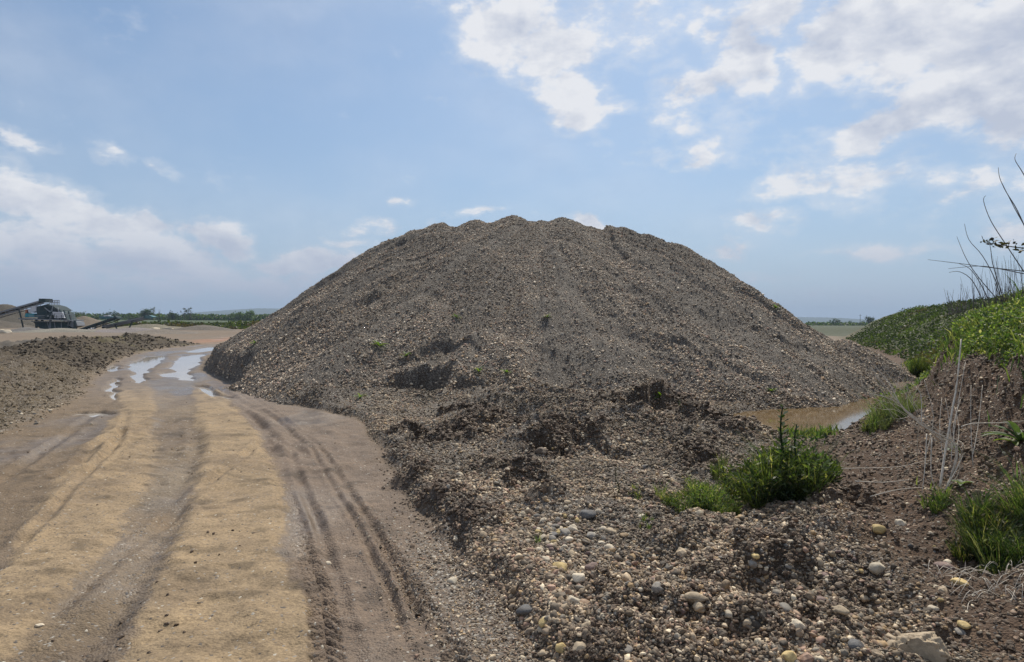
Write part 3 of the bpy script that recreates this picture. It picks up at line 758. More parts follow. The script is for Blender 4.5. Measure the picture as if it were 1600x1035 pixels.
    c = mixc(c, c3(.045, .055, .022), ss(bd, 0, 3) * ss(Y, 38, 50) * .9)
    c = np.clip(c * (1 + .10 * fbm(X * .9, Y * .9, 3, 111))[:, None], .02, .6)
    alb = np.concatenate([c, np.ones((n, 1))], 1)
    far = 1 - .8 * ss(rr, 18, 40)
    prm = np.stack([np.clip(rough, .28, 1), np.clip(bump, .15, 1) * far, np.clip(peb, 0, 1) * (1 - ss(rr, 16, 30)), np.ones(n)], 1)
    return alb, prm
def mound_attrs(X, Y, Z):
    n = len(X)
    c = np.tile(c3(.135, .110, .088), (n, 1))
    th = np.arctan2(Y - MC[1], X - MC[0]); rr = np.hypot(X - MC[0], Y - MC[1])
    st = fbm(th * 14, rr * .15, 5, 121)
    c = mixc(c, c3(.070, .056, .045), ss(st, -.05, .4) * .85)
    c = mixc(c, c3(.16, .135, .11), ss(-st, .1, .6) * .5)
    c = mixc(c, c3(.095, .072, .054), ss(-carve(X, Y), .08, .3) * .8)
    alb = np.concatenate([c, np.ones((n, 1))], 1)
    prm = np.stack([np.full(n, .9), np.full(n, 1.0), np.full(n, .7), np.ones(n)], 1)
    return alb, prm

# ------------------------------------------------------------------ the land as one continuous sheet, split by zone
def build_land():
    ang = list(np.arange(-R(47), R(47), .0029))
    ang = np.array(ang + list(np.linspace(R(47.5), R(312.5), 70)))
    rad = [.45]
    while rad[-1] < 70:
        r = rad[-1]; rad.append(r * (1 + np.interp(r, [.5, 1.8, 3, 8, 20, 45, 70], [.06, .012, .0040, .0052, .0072, .0085, .02])))
    while rad[-1] < 5200: rad.append(rad[-1] * 1.045)
    rad = np.array(rad); na, nr = len(ang), len(rad)
    A, RR = np.meshgrid(ang, rad)
    X, Y = (RR * np.sin(A)).ravel(), (RR * np.cos(A)).ravel()
    Z = ground_h(X, Y)
    i = np.arange(nr - 1)[:, None] * na + np.arange(na)[None, :]
    j = np.arange(nr - 1)[:, None] * na + (np.arange(na)[None, :] + 1) % na
    F4 = np.stack([i, j, j + na, i + na], -1).reshape(-1, 4)
    cx, cy = X[F4].mean(1), Y[F4].mean(1)
    # leave out what lies deep inside the mound
    mz = mound_base(cx, cy)
    keep = ~((mz > .9) & (np.hypot(cx - MC[0], cy - MC[1]) < 12))
    Lx, Rx, ed, ld, bd = ground_parts(cx, cy)
    bank = (bd > -.4) & (np.hypot(cx, cy) < 70) & (cy > -40)
    road = (ed < 0) & (ld < 0) & (cy < 62) & ~bank & (cy > -40)
    ridge = (ld > 0) & (ld < 6) & (cy >= 20) & (cy < 44) & ~road & ~bank
    spoil = (ld > 0) & (ld < 6) & (cy > -4) & (cy < 20) & ~road & ~ridge
    zones = [('dirt_road', road), ('earth_bank', bank), ('soil_ridge', ridge), ('soil_berm', spoil), ('ground', ~(road | bank | ridge | spoil))]
    alb, prm = land_attrs(X, Y, Z)
    P = np.stack([X, Y, Z], 1); res = {}
    for name, m in zones:
        f = F4[m & keep]
        ids, inv = np.unique(f.ravel(), return_inverse=True)
        o = mesh_from(name, P[ids], inv.reshape(-1, 4)[:, ::-1], EARTH, True, {'alb': alb[ids], 'prm': prm[ids]})
        res[name] = o
    # little disc under the camera
    k = np.arange(na); Pc = np.vstack([P[:na], [[0, 0, float(ground_h(np.array([0.]), np.array([0.]))[0])]]])
    tri = np.stack([k, (k + 1) % na, np.full(na, na)], 1)
    o = mesh_from('ground', Pc, tri, EARTH, True, {'alb': np.vstack([alb[:na], alb[:1]]), 'prm': np.vstack([prm[:na], prm[:1]])}); o['kind'] = 'structure'
    for nme in ('dirt_road', 'earth_bank', 'ground'): res[nme]['kind'] = 'structure'
    res['dirt_road']['label'] = 'muddy dirt road with dry sandy strips and wheel ruts'
    res['earth_bank']['label'] = 'brown earth bank with grass on top at the right'
    tag(res['soil_ridge'], 'ridge of brown churned soil between the road and the pale ground by the machine', 'soil ridge')
    tag(res['soil_berm'], 'low berm of lumpy yellowish spoil along the left edge of the road', 'soil berm')
    return res
LAND = build_land()

def build_mound():
    xs = np.arange(-13.2, 14.6, .062)
    ys = np.concatenate([np.arange(9.6, 24.5, .052), np.arange(24.5, 36.5, .16)])
    Xg, Yg = np.meshgrid(xs, ys); X, Y = Xg.ravel(), Yg.ravel()
    Z = mound_h(X, Y); G = ground_h(X, Y)
    nx = len(xs)
    i = (np.arange(len(ys) - 1)[:, None] * nx + np.arange(nx - 1)[None, :])
    F4 = np.stack([i, i + 1, i + 1 + nx, i + nx], -1).reshape(-1, 4)
    above = (Z - G) > -.10
    F4 = F4[above[F4].any(1)]
    ids, inv = np.unique(F4.ravel(), return_inverse=True)
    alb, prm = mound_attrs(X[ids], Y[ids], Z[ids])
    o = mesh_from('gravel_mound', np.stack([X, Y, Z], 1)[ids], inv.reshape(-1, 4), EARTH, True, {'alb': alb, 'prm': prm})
    return tag(o, 'huge brown-grey gravel mound rising beside the muddy road', 'gravel mound')
MOUND = build_mound()

# ------------------------------------------------------------------ pebbles as instances of four stone shapes
def pebble_tree(rough=1.75, flat=False, name='scatter_pebbles', nscale=1.3):
    nt = bpy.data.node_groups.new(name, 'GeometryNodeTree')
    nt.interface.new_socket('Geometry', in_out='INPUT', socket_type='NodeSocketGeometry')
    nt.interface.new_socket('Geometry', in_out='OUTPUT', socket_type='NodeSocketGeometry')
    N, L = nt.nodes, nt.links
    gi, go = N.new('NodeGroupInput'), N.new('NodeGroupOutput')
    join = N.new('GeometryNodeGeometryToInstance')
    for k, (sx, sy, sz) in enumerate([(1, .8, .6), (1, .65, .5), (.9, .9, .75), (1, .75, .4), (1, .55, .6)]):
        ico = N.new('GeometryNodeMeshIcoSphere'); ico.inputs['Subdivisions'].default_value = 2 if k < 3 else 2; ico.inputs['Radius'].default_value = 1
        nz = N.new('ShaderNodeTexNoise'); nz.noise_dimensions = '4D'; nz.inputs['W'].default_value = k * 7.7; nz.inputs['Scale'].default_value = nscale; nz.inputs['Detail'].default_value = 2 + 2 * flat
        sb = N.new('ShaderNodeMath'); sb.operation = 'SUBTRACT'; sb.inputs[1].default_value = .5; L.new(nz.outputs[0], sb.inputs[0])
        nm = N.new('GeometryNodeInputNormal')
        sc = N.new('ShaderNodeVectorMath'); sc.operation = 'SCALE'; L.new(nm.outputs[0], sc.inputs[0])
        ml = N.new('ShaderNodeMath'); ml.operation = 'MULTIPLY'; ml.inputs[1].default_value = rough; L.new(sb.outputs[0], ml.inputs[0]); L.new(ml.outputs[0], sc.inputs['Scale'])
        sp = N.new('GeometryNodeSetPosition'); L.new(ico.outputs['Mesh'], sp.inputs['Geometry']); L.new(sc.outputs[0], sp.inputs['Offset'])
        tf = N.new('GeometryNodeTransform'); L.new(sp.outputs[0], tf.inputs['Geometry']); tf.inputs['Scale'].default_value = (sx, sy, sz)
        sh = N.new('GeometryNodeSetShadeSmooth'); L.new(tf.outputs[0], sh.inputs[0])
        sh.inputs['Shade Smooth'].default_value = (k != 2 and not flat)
        sm = N.new('GeometryNodeSetMaterial'); sm.inputs['Material'].default_value = PEBBLE; L.new(sh.outputs[0], sm.inputs[0])
        L.new(sm.outputs[0], join.inputs[0])
    iop = N.new('GeometryNodeInstanceOnPoints'); iop.inputs['Pick Instance'].default_value = True
    m2p = N.new('GeometryNodeMeshToPoints'); L.new(gi.outputs[0], m2p.inputs[0]); L.new(m2p.outputs[0], iop.inputs['Points'])
    L.new(join.outputs[0], iop.inputs['Instance'])
    rv = N.new('FunctionNodeRandomValue'); rv.data_type = 'INT'; rv.inputs[4].default_value = 0; rv.inputs[5].default_value = 4; L.new(rv.outputs[2], iop.inputs['Instance Index'])
    ra = N.new('GeometryNodeInputNamedAttribute'); ra.data_type = 'FLOAT_VECTOR'; ra.inputs[0].default_value = 'rot'; L.new(ra.outputs[0], iop.inputs['Rotation'])
    sa = N.new('GeometryNodeInputNamedAttribute'); sa.data_type = 'FLOAT_VECTOR'; sa.inputs[0].default_value = 'scl'; L.new(sa.outputs[0], iop.inputs['Scale'])
    L.new(iop.outputs[0], go.inputs[0])
    return nt
PT = pebble_tree()
CT = pebble_tree(2.6, True, 'scatter_clods', 1.7)
PAL = np.array([(.34, .275, .205), (.47, .39, .295), (.22, .175, .135), (.125, .103, .082), (.075, .064, .054), (.27, .195, .145), (.38, .275, .165), (.60, .53, .42), (.215, .195, .17), (.31, .21, .165), (.16, .122, .086)])
def tints(n, probs):
    p = np.array(probs, float); p /= p.sum()
    c = PAL[rng.choice(len(PAL), n, p=p)] * rng.uniform(.8, 1.15, (n, 1))
    return np.concatenate([c, np.ones((n, 1))], 1)
def scatter(name, x, y, z, size, tint, sink=.25, tree=None):
    n = len(x)
    rot = rng.uniform(0, 2 * math.pi, (n, 3)); rot[:, :2] = rng.normal(0, .45, (n, 2))
    sc = size[:, None] * rng.uniform(.8, 1.2, (n, 3))
    co = np.stack([x, y, z + size * (.45 - sink)], 1)
    o = mesh_from(name, co, np.zeros((0, 4)), PEBBLE, False, {'rot': rot, 'scl': sc, 'tint': tint})
    md = o.modifiers.new('scatter', 'NODES'); md.node_group = tree or PT
    o['kind'] = 'stuff'
    return o
def mound_pebbles(n=260000):
    x = rng.uniform(-12.5, 14.2, n * 2); y = 10 + 19 * rng.random(n * 2) ** 1.15
    z = mound_h(x, y, False); ok = z > -.05
    x, y, z = x[ok], y[ok], z[ok]
    # keep the side that can be seen
    rr = np.hypot(x - MC[0], y - MC[1]); ok = (y < 24.2) | (z > 2.5)
    th = np.arctan2(y - MC[1], x - MC[0])
    st = fbm(th * 14, rr * .15, 5, 121)
    ok &= (rng.random(len(x)) < .95 - .72 * ss(st, -.05, .4))
    x, y, z = x[ok][:n], y[ok][:n], z[ok][:n]
    z = mound_h(x, y)
    s = .0078 + .0070 * rng.gamma(1.2, .7, len(x)) + .012 * rng.random(len(x)) ** 6 * ss(rr[ok][:n], 6, 11); s = np.clip(s, .008, .042)
    tt = tints(len(x), [4, 4.2, 4, 5, 5, 2.4, .9, 2.2, 4, 1.0, 3]); tt[:, :3] *= np.array([1.58, 1.52, 1.45]) * (1 + .22 * fbm(th[ok][:n] * 9, rr[ok][:n] * .3, 3, 122) + .30 * fbm(th[ok][:n] * 24, rr[ok][:n] * .12, 3, 123) - .32 * ss(fbm(th[ok][:n] * 3.2, rr[ok][:n] * .35, 4, 124), .12, .45))[:, None]
    o = scatter('pebbles', x, y, z, s, tt)
    o.parent = MOUND
mound_pebbles()
def ground_gravel(n=150000):
    y = 2.2 * (13.5 / 2.2) ** rng.random(n * 4); x = rng.uniform(-2.6, 1.0, n * 4) * 0 + rng.uniform(-.62, .86, n * 4) * y * 1.02
    Lx, Rx, ed, ld, bd = ground_parts(x, y)
    g = ss(ed, -.06, .1) * (1 - .93 * ss(bd, -.95, -.15))
    spill = .22 * ss(ed, -.9, -.1) * (1 - ss(y, 4.4, 6)) * (ed < 0)
    patch = .22 + .78 * ss(fbm(x * 1.3, y * 1.3, 4, 131), -.35, .30)
    keep = rng.random(len(x)) < np.maximum(g * patch * .8, spill) * (1 - .62 * earthy(x, y)) + .05 * ss(bd, .1, .4) * (1 - ss(bd, 1.1, 1.4)) * (y < 11)
    x, y = x[keep][:n], y[keep][:n]
    z = surf_h(x, y)
    s = .0042 + .0042 * rng.gamma(1.2, .75, len(x)) + .0007 * y
    big = rng.random(len(x)) < .02; s[big] *= 2.0
    s = np.clip(s, .004, .04)
    e = ground_parts(x, y)[2]; s = np.where(e < 0, s * .6, s)
    tt = tints(len(x), [5, 3.0, 5, 5, 3.5, 3.5, 2.0, 1.5, 3, 2, 4])
    dirt = .60 + .55 * ss(fbm(x * 1.7, y * 1.7, 4, 134), -.35, .25)
    tt[:, :3] *= dirt[:, None] * np.array([1.14, 1.08, .97])
    o = scatter('gravel', x, y, z, s, tt)
    tag(o, 'mixed brown and grey gravel strewn over the ground right of the road', 'gravel')
ground_gravel()
def clods(n=38000):
    y = 2.6 * (44 / 2.6) ** rng.random(n * 5); x = rng.uniform(-.95, .9, n * 5) * y
    Lx, Rx, ed, ld, bd = ground_parts(x, y)
    p = debris_mask(x, y) * .25 + .9 * earthy(x, y) * (.6 + .4 * ss(y, 5.5, 8)) + .8 * np.exp(-((ed - .15) / .2) ** 2) * (y < 8.5) + .30 * ss(bd, -.6, 0) * (1 - ss(bd, 1.3, 1.7)) * (y < 13) + .9 * ss(ld, -.1, .4) * (ld < 5) * (y < 44)
    p = p + .012 * (ed < 0) * (ld < 0) * ss(fbm(x * 1.2, y * .6, 3, 133), .1, .5)
    k = rng.random(len(x)) < p
    x, y = x[k][:n], y[k][:n]; z = surf_h(x, y)
    ld_ = ground_parts(x, y)[3]; ed_ = ground_parts(x, y)[2]
    s = .007 + (.010 + .012 * earthy(x, y)) * rng.gamma(1.1, .7, len(x)) + .0022 * np.maximum(y - 4, 0) * rng.random(len(x)); s = np.clip(s, .006, np.clip(.004 + .0042 * y, .012, .085)); s = np.where((ed_ < 0) & (ld_ < 0), np.minimum(s, .013), s)
    base = np.where((ld_ > 0)[:, None], np.where((y > 19)[:, None], c3(.105, .080, .054)[None], c3(.155, .12, .075)[None]), c3(.115, .080, .054)[None]) * rng.uniform(.55, 1.5, (len(x), 1))
    s = np.where((ld_ > 0) & (y < 19), s * .62, s)
    o = scatter('soil_clods', x, y, z, s, np.concatenate([base, np.ones((len(x), 1))], 1), .3, CT)
    tag(o, 'crumbled dark soil clods scattered along the road edge and heaps', 'soil clods')
clods()

# ------------------------------------------------------------------ water
def water_sheet(name, poly, z, mat, label):
    mb = MB(); mb.add([(x, y, z) for x, y in poly], [tuple(range(len(poly)))]); o = mb.build(name, mat)
    return tag(o, label, None, None, 'structure')
MUDWATER = water_material('shallow_muddy_water', (.36, .33, .29), .05, .015)
BROWNWATER = water_material('brown_pond_water', (.17, .115, .058), .07, .01)
plabels = ['long pale puddle in the left wheel track of the road', 'narrow tail of the long puddle in the left wheel track', 'bright puddle in the right wheel track near the mound', 'oval puddle across the right wheel track',
           'thin water-filled rut left of the sandy strip', 'small puddle beside the foot of the mound', 'small broken puddle at the left road edge', 'thin sliver of water lying on the mud', 'far puddle where the road bends']
for (a, b, c, d), lb in zip(PUD, plabels):
    m_ = (b - a) * .35 + .02; t0, t1 = a - m_, b + m_; y0, y1 = c - 1.2, d + 1.2
    ys = np.linspace(y0, y1, 9)
    poly = [(float(Lf(y) + t0 * (Rf(y) - Lf(y))), y) for y in ys] + [(float(Lf(y) + t1 * (Rf(y) - Lf(y))), y) for y in ys[::-1]]
    water_sheet('puddle', poly, WATER_Z - .0005 * len(bpy.data.meshes) % .004, MUDWATER, lb)
water_sheet('pond', [(2.9, 10.4), (4.1, 9.2), (5.4, 10.4), (6.8, 12.2), (9.9, 16), (10.3, 18), (8.0, 17.2), (4.8, 13.6)], POND_Z, BROWNWATER, 'brown pond between the mound and the grassy bank')
water_sheet('puddle', [(-56, 100), (-47, 100), (-47, 104), (-56, 104)], .06, MUDWATER, 'distant pale pool at the foot of the pit edge')

# ------------------------------------------------------------------ grass
def blades(name, x, y, z, h, w, lean, cols, phi=None, parent=None, bend=1.0):
    n = len(x); phi = rng.uniform(0, 2 * math.pi, n) if phi is None else phi
    a = rng.uniform(0, math.pi, n); dx, dy = np.cos(a) * w / 2, np.sin(a) * w / 2
    lx, ly = np.cos(phi) * lean * h, np.sin(phi) * lean * h
    P = np.zeros((n, 5, 3))
    P[:, 0] = np.stack([x - dx, y - dy, z - .01], 1); P[:, 1] = np.stack([x + dx, y + dy, z - .01], 1)
    mx, my, mz = x + lx * .38, y + ly * .38, z + h * .6
    P[:, 2] = np.stack([mx - dx * .8, my - dy * .8, mz], 1); P[:, 3] = np.stack([mx + dx * .8, my + dy * .8, mz], 1)
    P[:, 4] = np.stack([x + lx * bend, y + ly * bend, z + h * np.sqrt(np.clip(1 - (lean * .6) ** 2, .2, 1))], 1)
    b = np.arange(n)[:, None] * 5
    T = np.concatenate([b + [0, 1, 3], b + [0, 3, 2], b + [2, 3, 4]], 0)
    tint = np.repeat(np.concatenate([cols, np.ones((n, 1))], 1), 5, 0)
    return mesh_from(name, P.reshape(-1, 3), T, LEAF, False, {'tint': tint}, parent=parent)
def leaves(name, c, size, cols, parent=None, up=.3, aspect=.45):
    """diamond leaves at points c"""
    n = len(c)
    d = rng.normal(0, 1, (n, 3)); d[:, 2] = np.abs(d[:, 2]) * .6 + up; d /= np.linalg.norm(d, axis=1)[:, None]
    s = np.cross(d, rng.normal(0, 1, (n, 3))); s /= np.linalg.norm(s, axis=1)[:, None]
    l = size[:, None]
    P = np.stack([c, c + d * l * .5 + s * l * aspect * .5, c + d * l, c + d * l * .5 - s * l * aspect * .5], 1)
    b = np.arange(n)[:, None] * 4; T = b + [0, 1, 2, 3]
    tint = np.repeat(np.concatenate([cols, np.ones((n, 1))], 1), 4, 0)
    return mesh_from(name, P.reshape(-1, 3), T, LEAF, False, {'tint': tint}, parent=parent)
GR = np.array([(.104, .150, .042), (.158, .200, .066), (.050, .082, .030), (.215, .225, .098), (.35, .32, .19), (.082, .128, .058)])
def gcol(n, p=(4, 4, 3, 2, 1.1, 3)):
    p = np.array(p, float); return GR[rng.choice(len(GR), n, p=p / p.sum())] * rng.uniform(.5, 1.35, (n, 1))

def bank_grass():
    n = 110000
    y = 2.4 * (26 / 2.4) ** (rng.random(n * 4) ** .8); x = Tf(y) + rng.uniform(-1.2, 6.5, n * 4)
    bd = bank_d(x, y); f = x / y < 1.7
    patch = fbm(x * .9, y * .9, 3, 141)
    p = ss(bd + .3 * patch, 1.12, 1.5) * np.where((y < 5.3) & (bd < 1.45), .0, 1.0)
    strip = np.maximum(ss(y, 11.5, 12.5) * band(bd, .08, .8, .15), ss(y, 8.6, 9.4) * band(bd, -.72, -.12, .12) * (1 - ss(y, 14.5, 16))) * .95 * ss(patch, -.8, -.4)          # green lip above the pond
    p = np.maximum(p, strip)
    p = np.maximum(p, ss(y, 12.5, 15) * ss(bd, .1, .5))
    p = np.maximum(p, .018 * (bd > .3) * (y < 10) * ss(patch, -.2, .3))
    k = f & (rng.random(len(x)) < p * np.clip(9 / y, .25, 1))
    x, y = x[k][:n], y[k][:n]; bd = bank_d(x, y); z = ground_h(x, y); k2 = z > POND_Z; x, y, z, bd = x[k2], y[k2], z[k2], bd[k2]
    h = rng.gamma(4, .030, len(x)) * np.where(bd < .9, .42, 1.0) * (1 + .5 * fbm(x * .7, y * .7, 2, 142)) + .05
    w = .006 + .0011 * y
    c = gcol(len(x)); yel = ss(fbm(x * .6, y * .6, 3, 143), .1, .5)[:, None]
    c = c * (1 - .5 * yel) + np.array([.17, .19, .05]) * .5 * yel
    o = blades('grass', x, y, z, np.clip(h, .04, .5), w, rng.uniform(.1, .8, len(x)), c)
    tag(o, 'bright green grass covering the bank and its lip above the pond', 'grass', None, 'stuff')
    # broad-leaved weeds between the grass
    n = 60000
    y = 5.0 * (24 / 5.0) ** (rng.random(n * 4) ** .85); x = Tf(y) + rng.uniform(.0, 6, n * 4); bd = bank_d(x, y)
    k = (x / y < .98) & ((bd > 1.3) | ((y > 10.5) & (bd > .1)) ) & (fbm(x * 1.3, y * 1.3, 3, 144) > -.35) & (rng.random(len(x)) < np.clip(8 / y, .2, 1))
    x, y = x[k][:n], y[k][:n]; z = ground_h(x, y) + rng.uniform(.03, .26, len(x)) * (.8 + .5 * fbm(x * .9, y * .9, 2, 145))
    cc = np.stack([x, y, z], 1)
    o = leaves('weed_leaves', cc, rng.uniform(.018, .045, len(x)) * (1 + .05 * y), gcol(len(x), (4, 4, 3, 3, .8, 4)) * 1.1, up=.1, aspect=.5)
    tag(o, 'leafy green weeds growing thickly among the bank grass', 'weeds', None, 'stuff')
    # pale seed heads and flowers
    n = 900
    y = 5.5 * (15 / 5.5) ** rng.random(n * 6); x = Tf(y) + rng.uniform(1.3, 5.5, n * 6); k = (x / y < .95) & (bank_d(x, y) > 1.35)
    x, y = x[k][:n], y[k][:n]; cc = np.stack([x, y, ground_h(x, y) + rng.uniform(.16, .34, len(x))], 1)
    o = leaves('seed_heads', cc, rng.uniform(.014, .028, len(x)), np.tile(c3(.50, .52, .38), (len(x), 1)) * rng.uniform(.6, 1.1, (len(x), 1)), up=.4, aspect=.7)
    tag(o, 'tiny pale seed heads dotted over the bank grass', 'seed heads', None, 'stuff')
bank_grass()

def clump(name, u, v, rad, n, hh, label, cat, group=None, cols=None, leaf=.03, lean=(.1, .8), w=.006, leafn=0, flat=1.0):
    """many little tufts of different height make up one clump, ragged in outline"""
    p = hit(u, v); root = empty(name, p); nl = max(5, int(rad * 46))
    la = rng.uniform(0, 2 * math.pi, nl); lr = rad * rng.random(nl) ** .6 * .95
    lx, ly = lr * np.cos(la), lr * np.sin(la) * flat; lh = hh * (1.1 - .6 * (lr / rad) ** 2) * rng.uniform(.3, 1.25, nl); ls = rad * rng.uniform(.07, .2, nl) + .01
    lc = rng.uniform(.6, 1.3, (nl, 1)) * np.array([1, 1, 1]) + rng.uniform(-.12, .2, (nl, 1)) * np.array([1, .3, 0])
    k = rng.integers(0, nl, n); ang = rng.uniform(0, 2 * math.pi, n); r = ls[k] * np.sqrt(rng.random(n))
    x, y = lx[k] + r * np.cos(ang), ly[k] + r * np.sin(ang)
    z = surf_h(x + p.x, y + p.y) - p.z
    c = (gcol(n) if cols is None else cols(n)) * lc[k]
    blades('blades', x, y, z, lh[k] * rng.gamma(9, 1 / 9, n), np.full(n, w) * rng.uniform(.6, 1.3, n), rng.uniform(*lean, n), np.clip(c, .01, .6), phi=ang + rng.normal(0, .6, n), parent=root)
    if leafn:
        k = rng.integers(0, nl, leafn); ang = rng.uniform(0, 2 * math.pi, leafn); t = rng.random(leafn) ** .7; r = (ls[k] * 1.1 + lh[k] * .35 * t) * np.sqrt(rng.random(leafn))
        x, y = lx[k] + r * np.cos(ang), ly[k] + r * np.sin(ang)
        zz = surf_h(x + p.x, y + p.y) - p.z + lh[k] * t * .95
        c = (gcol(leafn) if cols is None else cols(leafn)) * lc[k]
        leaves('leaves', np.stack([x, y, zz], 1), rng.uniform(.5, 1.5, leafn) * leaf, np.clip(c, .01, .6), parent=root, up=.35, aspect=.32)
    return tag(root, label, cat, group)
def rosette(name, p, n, ln, wd, label, cat, tilt=(.3, 1.1), col=None, group=None):
    """broad strap leaves arching out of one root, each a mesh of its own"""
    root = empty(name, p)
    for k in range(n):
        a = 2 * math.pi * k / n + random.uniform(-.3, .3); t = random.uniform(*tilt); l = ln * random.uniform(.7, 1.1)
        pts = []; segs = 6
        for i in range(segs + 1):
            s = i / segs; ang = t + s * 1.1
            if i == 0: pos = Vector((0, 0, 0))
            else: pos = pts[-1] + Vector((math.cos(a) * math.sin(ang), math.sin(a) * math.sin(ang), math.cos(ang))) * l / segs
            pts.append(pos)
        vs = []; side = Vector((-math.sin(a), math.cos(a), 0))
        for i, q in enumerate(pts):
            s = i / segs; w = wd * (math.sin(math.pi * min(s * .85 + .12, 1)) ** .8) * .5 + .0005
            vs += [q - side * w + Vector((0, 0, w * .3)), q - Vector((0, 0, w * .12)), q + side * w + Vector((0, 0, w * .3))]
        fs = []
        for i in range(segs):
            b = i * 3; fs += [(b, b + 1, b + 4, b + 3), (b + 1, b + 2, b + 5, b + 4)]
        mb = MB(); c = tuple((col if col is not None else GR[random.choice((0, 1, 5))]) * random.uniform(.8, 1.2)) + (1,)
        mb.add(vs, fs, c); mb.build('leaf', LEAF, root, True)
    return tag(root, label, cat, group)

dg = lambda n: gcol(n, (4, 3, 5, 1, .5, 4)) * .8
yg = lambda n: gcol(n, (2, 4, 1, 4, 3, 1))
clump('weed_clump', 1222, 765, .50, 2400, .42, 'tall dense dark green weed clump at the foot of the bank', 'weed clump', None, dg, .055, (.3, 1.1), .004, 7000, .8)
clump('grass_clump', 1098, 788, .33, 1000, .17, 'low bright green grass clump on the gravel left of the dense weeds', 'grass clump', None, None, .024, (.2, 1.0), .004, 4800, .8)
clump('grass_clump', 1150, 772, .22, 1100, .14, 'yellowish grass clump filling the gap before the dense dark weeds', 'grass clump', None, yg, .02, (.2, .9), .005, 500)
clump('grass_clump', 1050, 782, .16, 420, .10, 'sparse yellow-green grass at the left end of the clumps', 'grass clump', None, yg, .02, (.2, .9), .004, 100)
clump('grass_clump', 1000, 770, .10, 160, .08, 'small isolated grass tuft on grey silt', 'grass clump', None, yg, .02, (.2, .9), .004, 0)
clump('grass_clump', 1125, 745, .10, 260, .26, 'upright feathery green shoots behind the low clump', 'grass clump', None, None, .02, (.05, .3), .004, 160)
clump('grass_clump', 1012, 815, .07, 90, .07, 'tiny tuft among the cobbles', 'grass clump', None, None, .02, (.2, .8), .004, 0)
clump('grass_clump', 840, 848, .05, 50, .05, 'tiny sprout on the dark gravel by the road edge', 'grass clump', None, None, .02, (.2, .8), .004, 0)
clump('grass_clump', 1575, 868, .32, 2200, .26, 'large arching grass clump overhanging the dark hollow at the right edge', 'grass clump', None, lambda n: np.where(rng.random((n, 1)) < .14, c3(.36, .31, .19), gcol(n) * .75), .03, (.4, 1.1), .006, 1400)
clump('grass_clump', 1600, 820, .32, 1800, .30, 'grass clump cut by the right edge of the photo above the hollow', 'grass clump', None, None, .03, (.4, 1.0), .008, 300)
clump('grass_clump', 1458, 790, .12, 260, .14, 'small green tuft under the dry branches', 'grass clump', None, None, .025, (.3, .9), .006, 120)
clump('grass_clump', 1362, 672, .16, 500, .18, 'yellowish tuft on bare brown soil above the pond', 'grass clump', None, yg, .03, (.2, .8), .007, 200)
clump('grass_clump', 1436, 590, .35, 2600, .42, 'tall dark green grass tuft at the corner of the bank', 'grass clump', None, dg, .03, (.1, .5), .009, 500)
clump('weed_clump', 1400, 655, .35, 1500, .28, 'grey-green trailing weeds hanging over the earth step', 'weed clump', None, lambda n: np.tile(c3(.13, .15, .09), (n, 1)) * rng.uniform(.7, 1.2, (n, 1)), .03, (.3, .9), .006, 500)

# spiky dark stalk above the dense weeds, and the small one on the gravel
def stalk(u, v, h, nl, ll, label, name='weed_stalk', col=(.028, .048, .018)):
    p = hit(u, v); root = empty(name, p)
    pts = [Vector((.02 * math.sin(i * .9), 0, h * i / 7)) for i in range(8)]
    mb = MB(); mb.tube(pts, max(.006, min(.016, .02 * h)), max(.003, min(.006, .008 * h)), 6, (*col, 1)); mb.build('stem', LEAF, root, True)
    c = []; 
    for k in range(nl):
        s = (k + .5) / nl; a = k * 2.4; q = Vector((0, 0, h * (.12 + .88 * s))); l = ll * (1 - .45 * s) * random.uniform(.8, 1.1)
        d = Vector((math.cos(a), math.sin(a), .9)).normalized(); sd = Vector((-math.sin(a), math.cos(a), 0))
        e = q + d * l + Vector((0, 0, -.2 * l)); mid = q + d * l * .55
        mb = MB(); mb.add([q, mid + sd * l * .24, e, mid - sd * l * .24], [(0, 1, 2, 3)], (*[x * random.uniform(.8, 1.5) for x in col], 1)); mb.build('leaf', LEAF, root)
    return tag(root, label, 'weed')
stalk(1222, 768, .80, 34, .15, 'dark upright thistle stalk rising out of the dense weed clump')
stalk(1244, 768, .62, 18, .12, 'shorter drooping dark stalk beside the tall thistle')
stalk(964, 775, .26, 10, .035, 'thin lone dark stalk standing on the gravel')
stalk(1062, 640, .16, 6, .05, 'thin green weed on the lump beside the pond', col=(.06, .10, .03))

# seedlings on the mound
for (u, v, s, lb) in [(592, 541, .26, 'bushiest green seedling, on the left flank of the mound'), (635, 557, .17, 'yellowish seedling just above the slump on the mound'), (713, 497, .17, 'pale green seedling halfway up the middle of the mound'),
                      (855, 496, .15, 'small seedling right of the middle of the mound'), (398, 538, .17, 'seedling near the left foot of the mound'), (748, 582, .19, 'green seedling on the lip of the slump'), (792, 583, .18, 'yellowish seedling right of the slump'),
                      (563, 622, .16, 'seedling at the left end of the slump'), (1205, 612, .16, 'seedling on the right foot of the mound near the pond'), (1212, 482, .22, 'grassy tuft on the right skyline of the mound'), (1280, 500, .24, 'dark green tuft low on the right skyline of the mound'), (1033, 622, .2, 'yellowish weed on the churned foot of the mound')]:
    p = hit(u, v)
    rosette('seedling', p, 9, s, s * .22, lb, 'seedling', (.1, 1.0), c3(.10, .15, .03) if 'yellow' in lb else None)
rosette('dock_plant', hit(1594, 690), 13, .30, .05, 'broad-leaved grey-green plant at the right edge of the bank', 'plant', (.2, 1.1), c3(.075, .11, .055))
rosette('dock_plant', hit(1490, 700), 7, .12, .05, 'small grey-green rosette on the dark soil right of the dry branches', 'plant', (.5, 1.2), c3(.10, .14, .08))
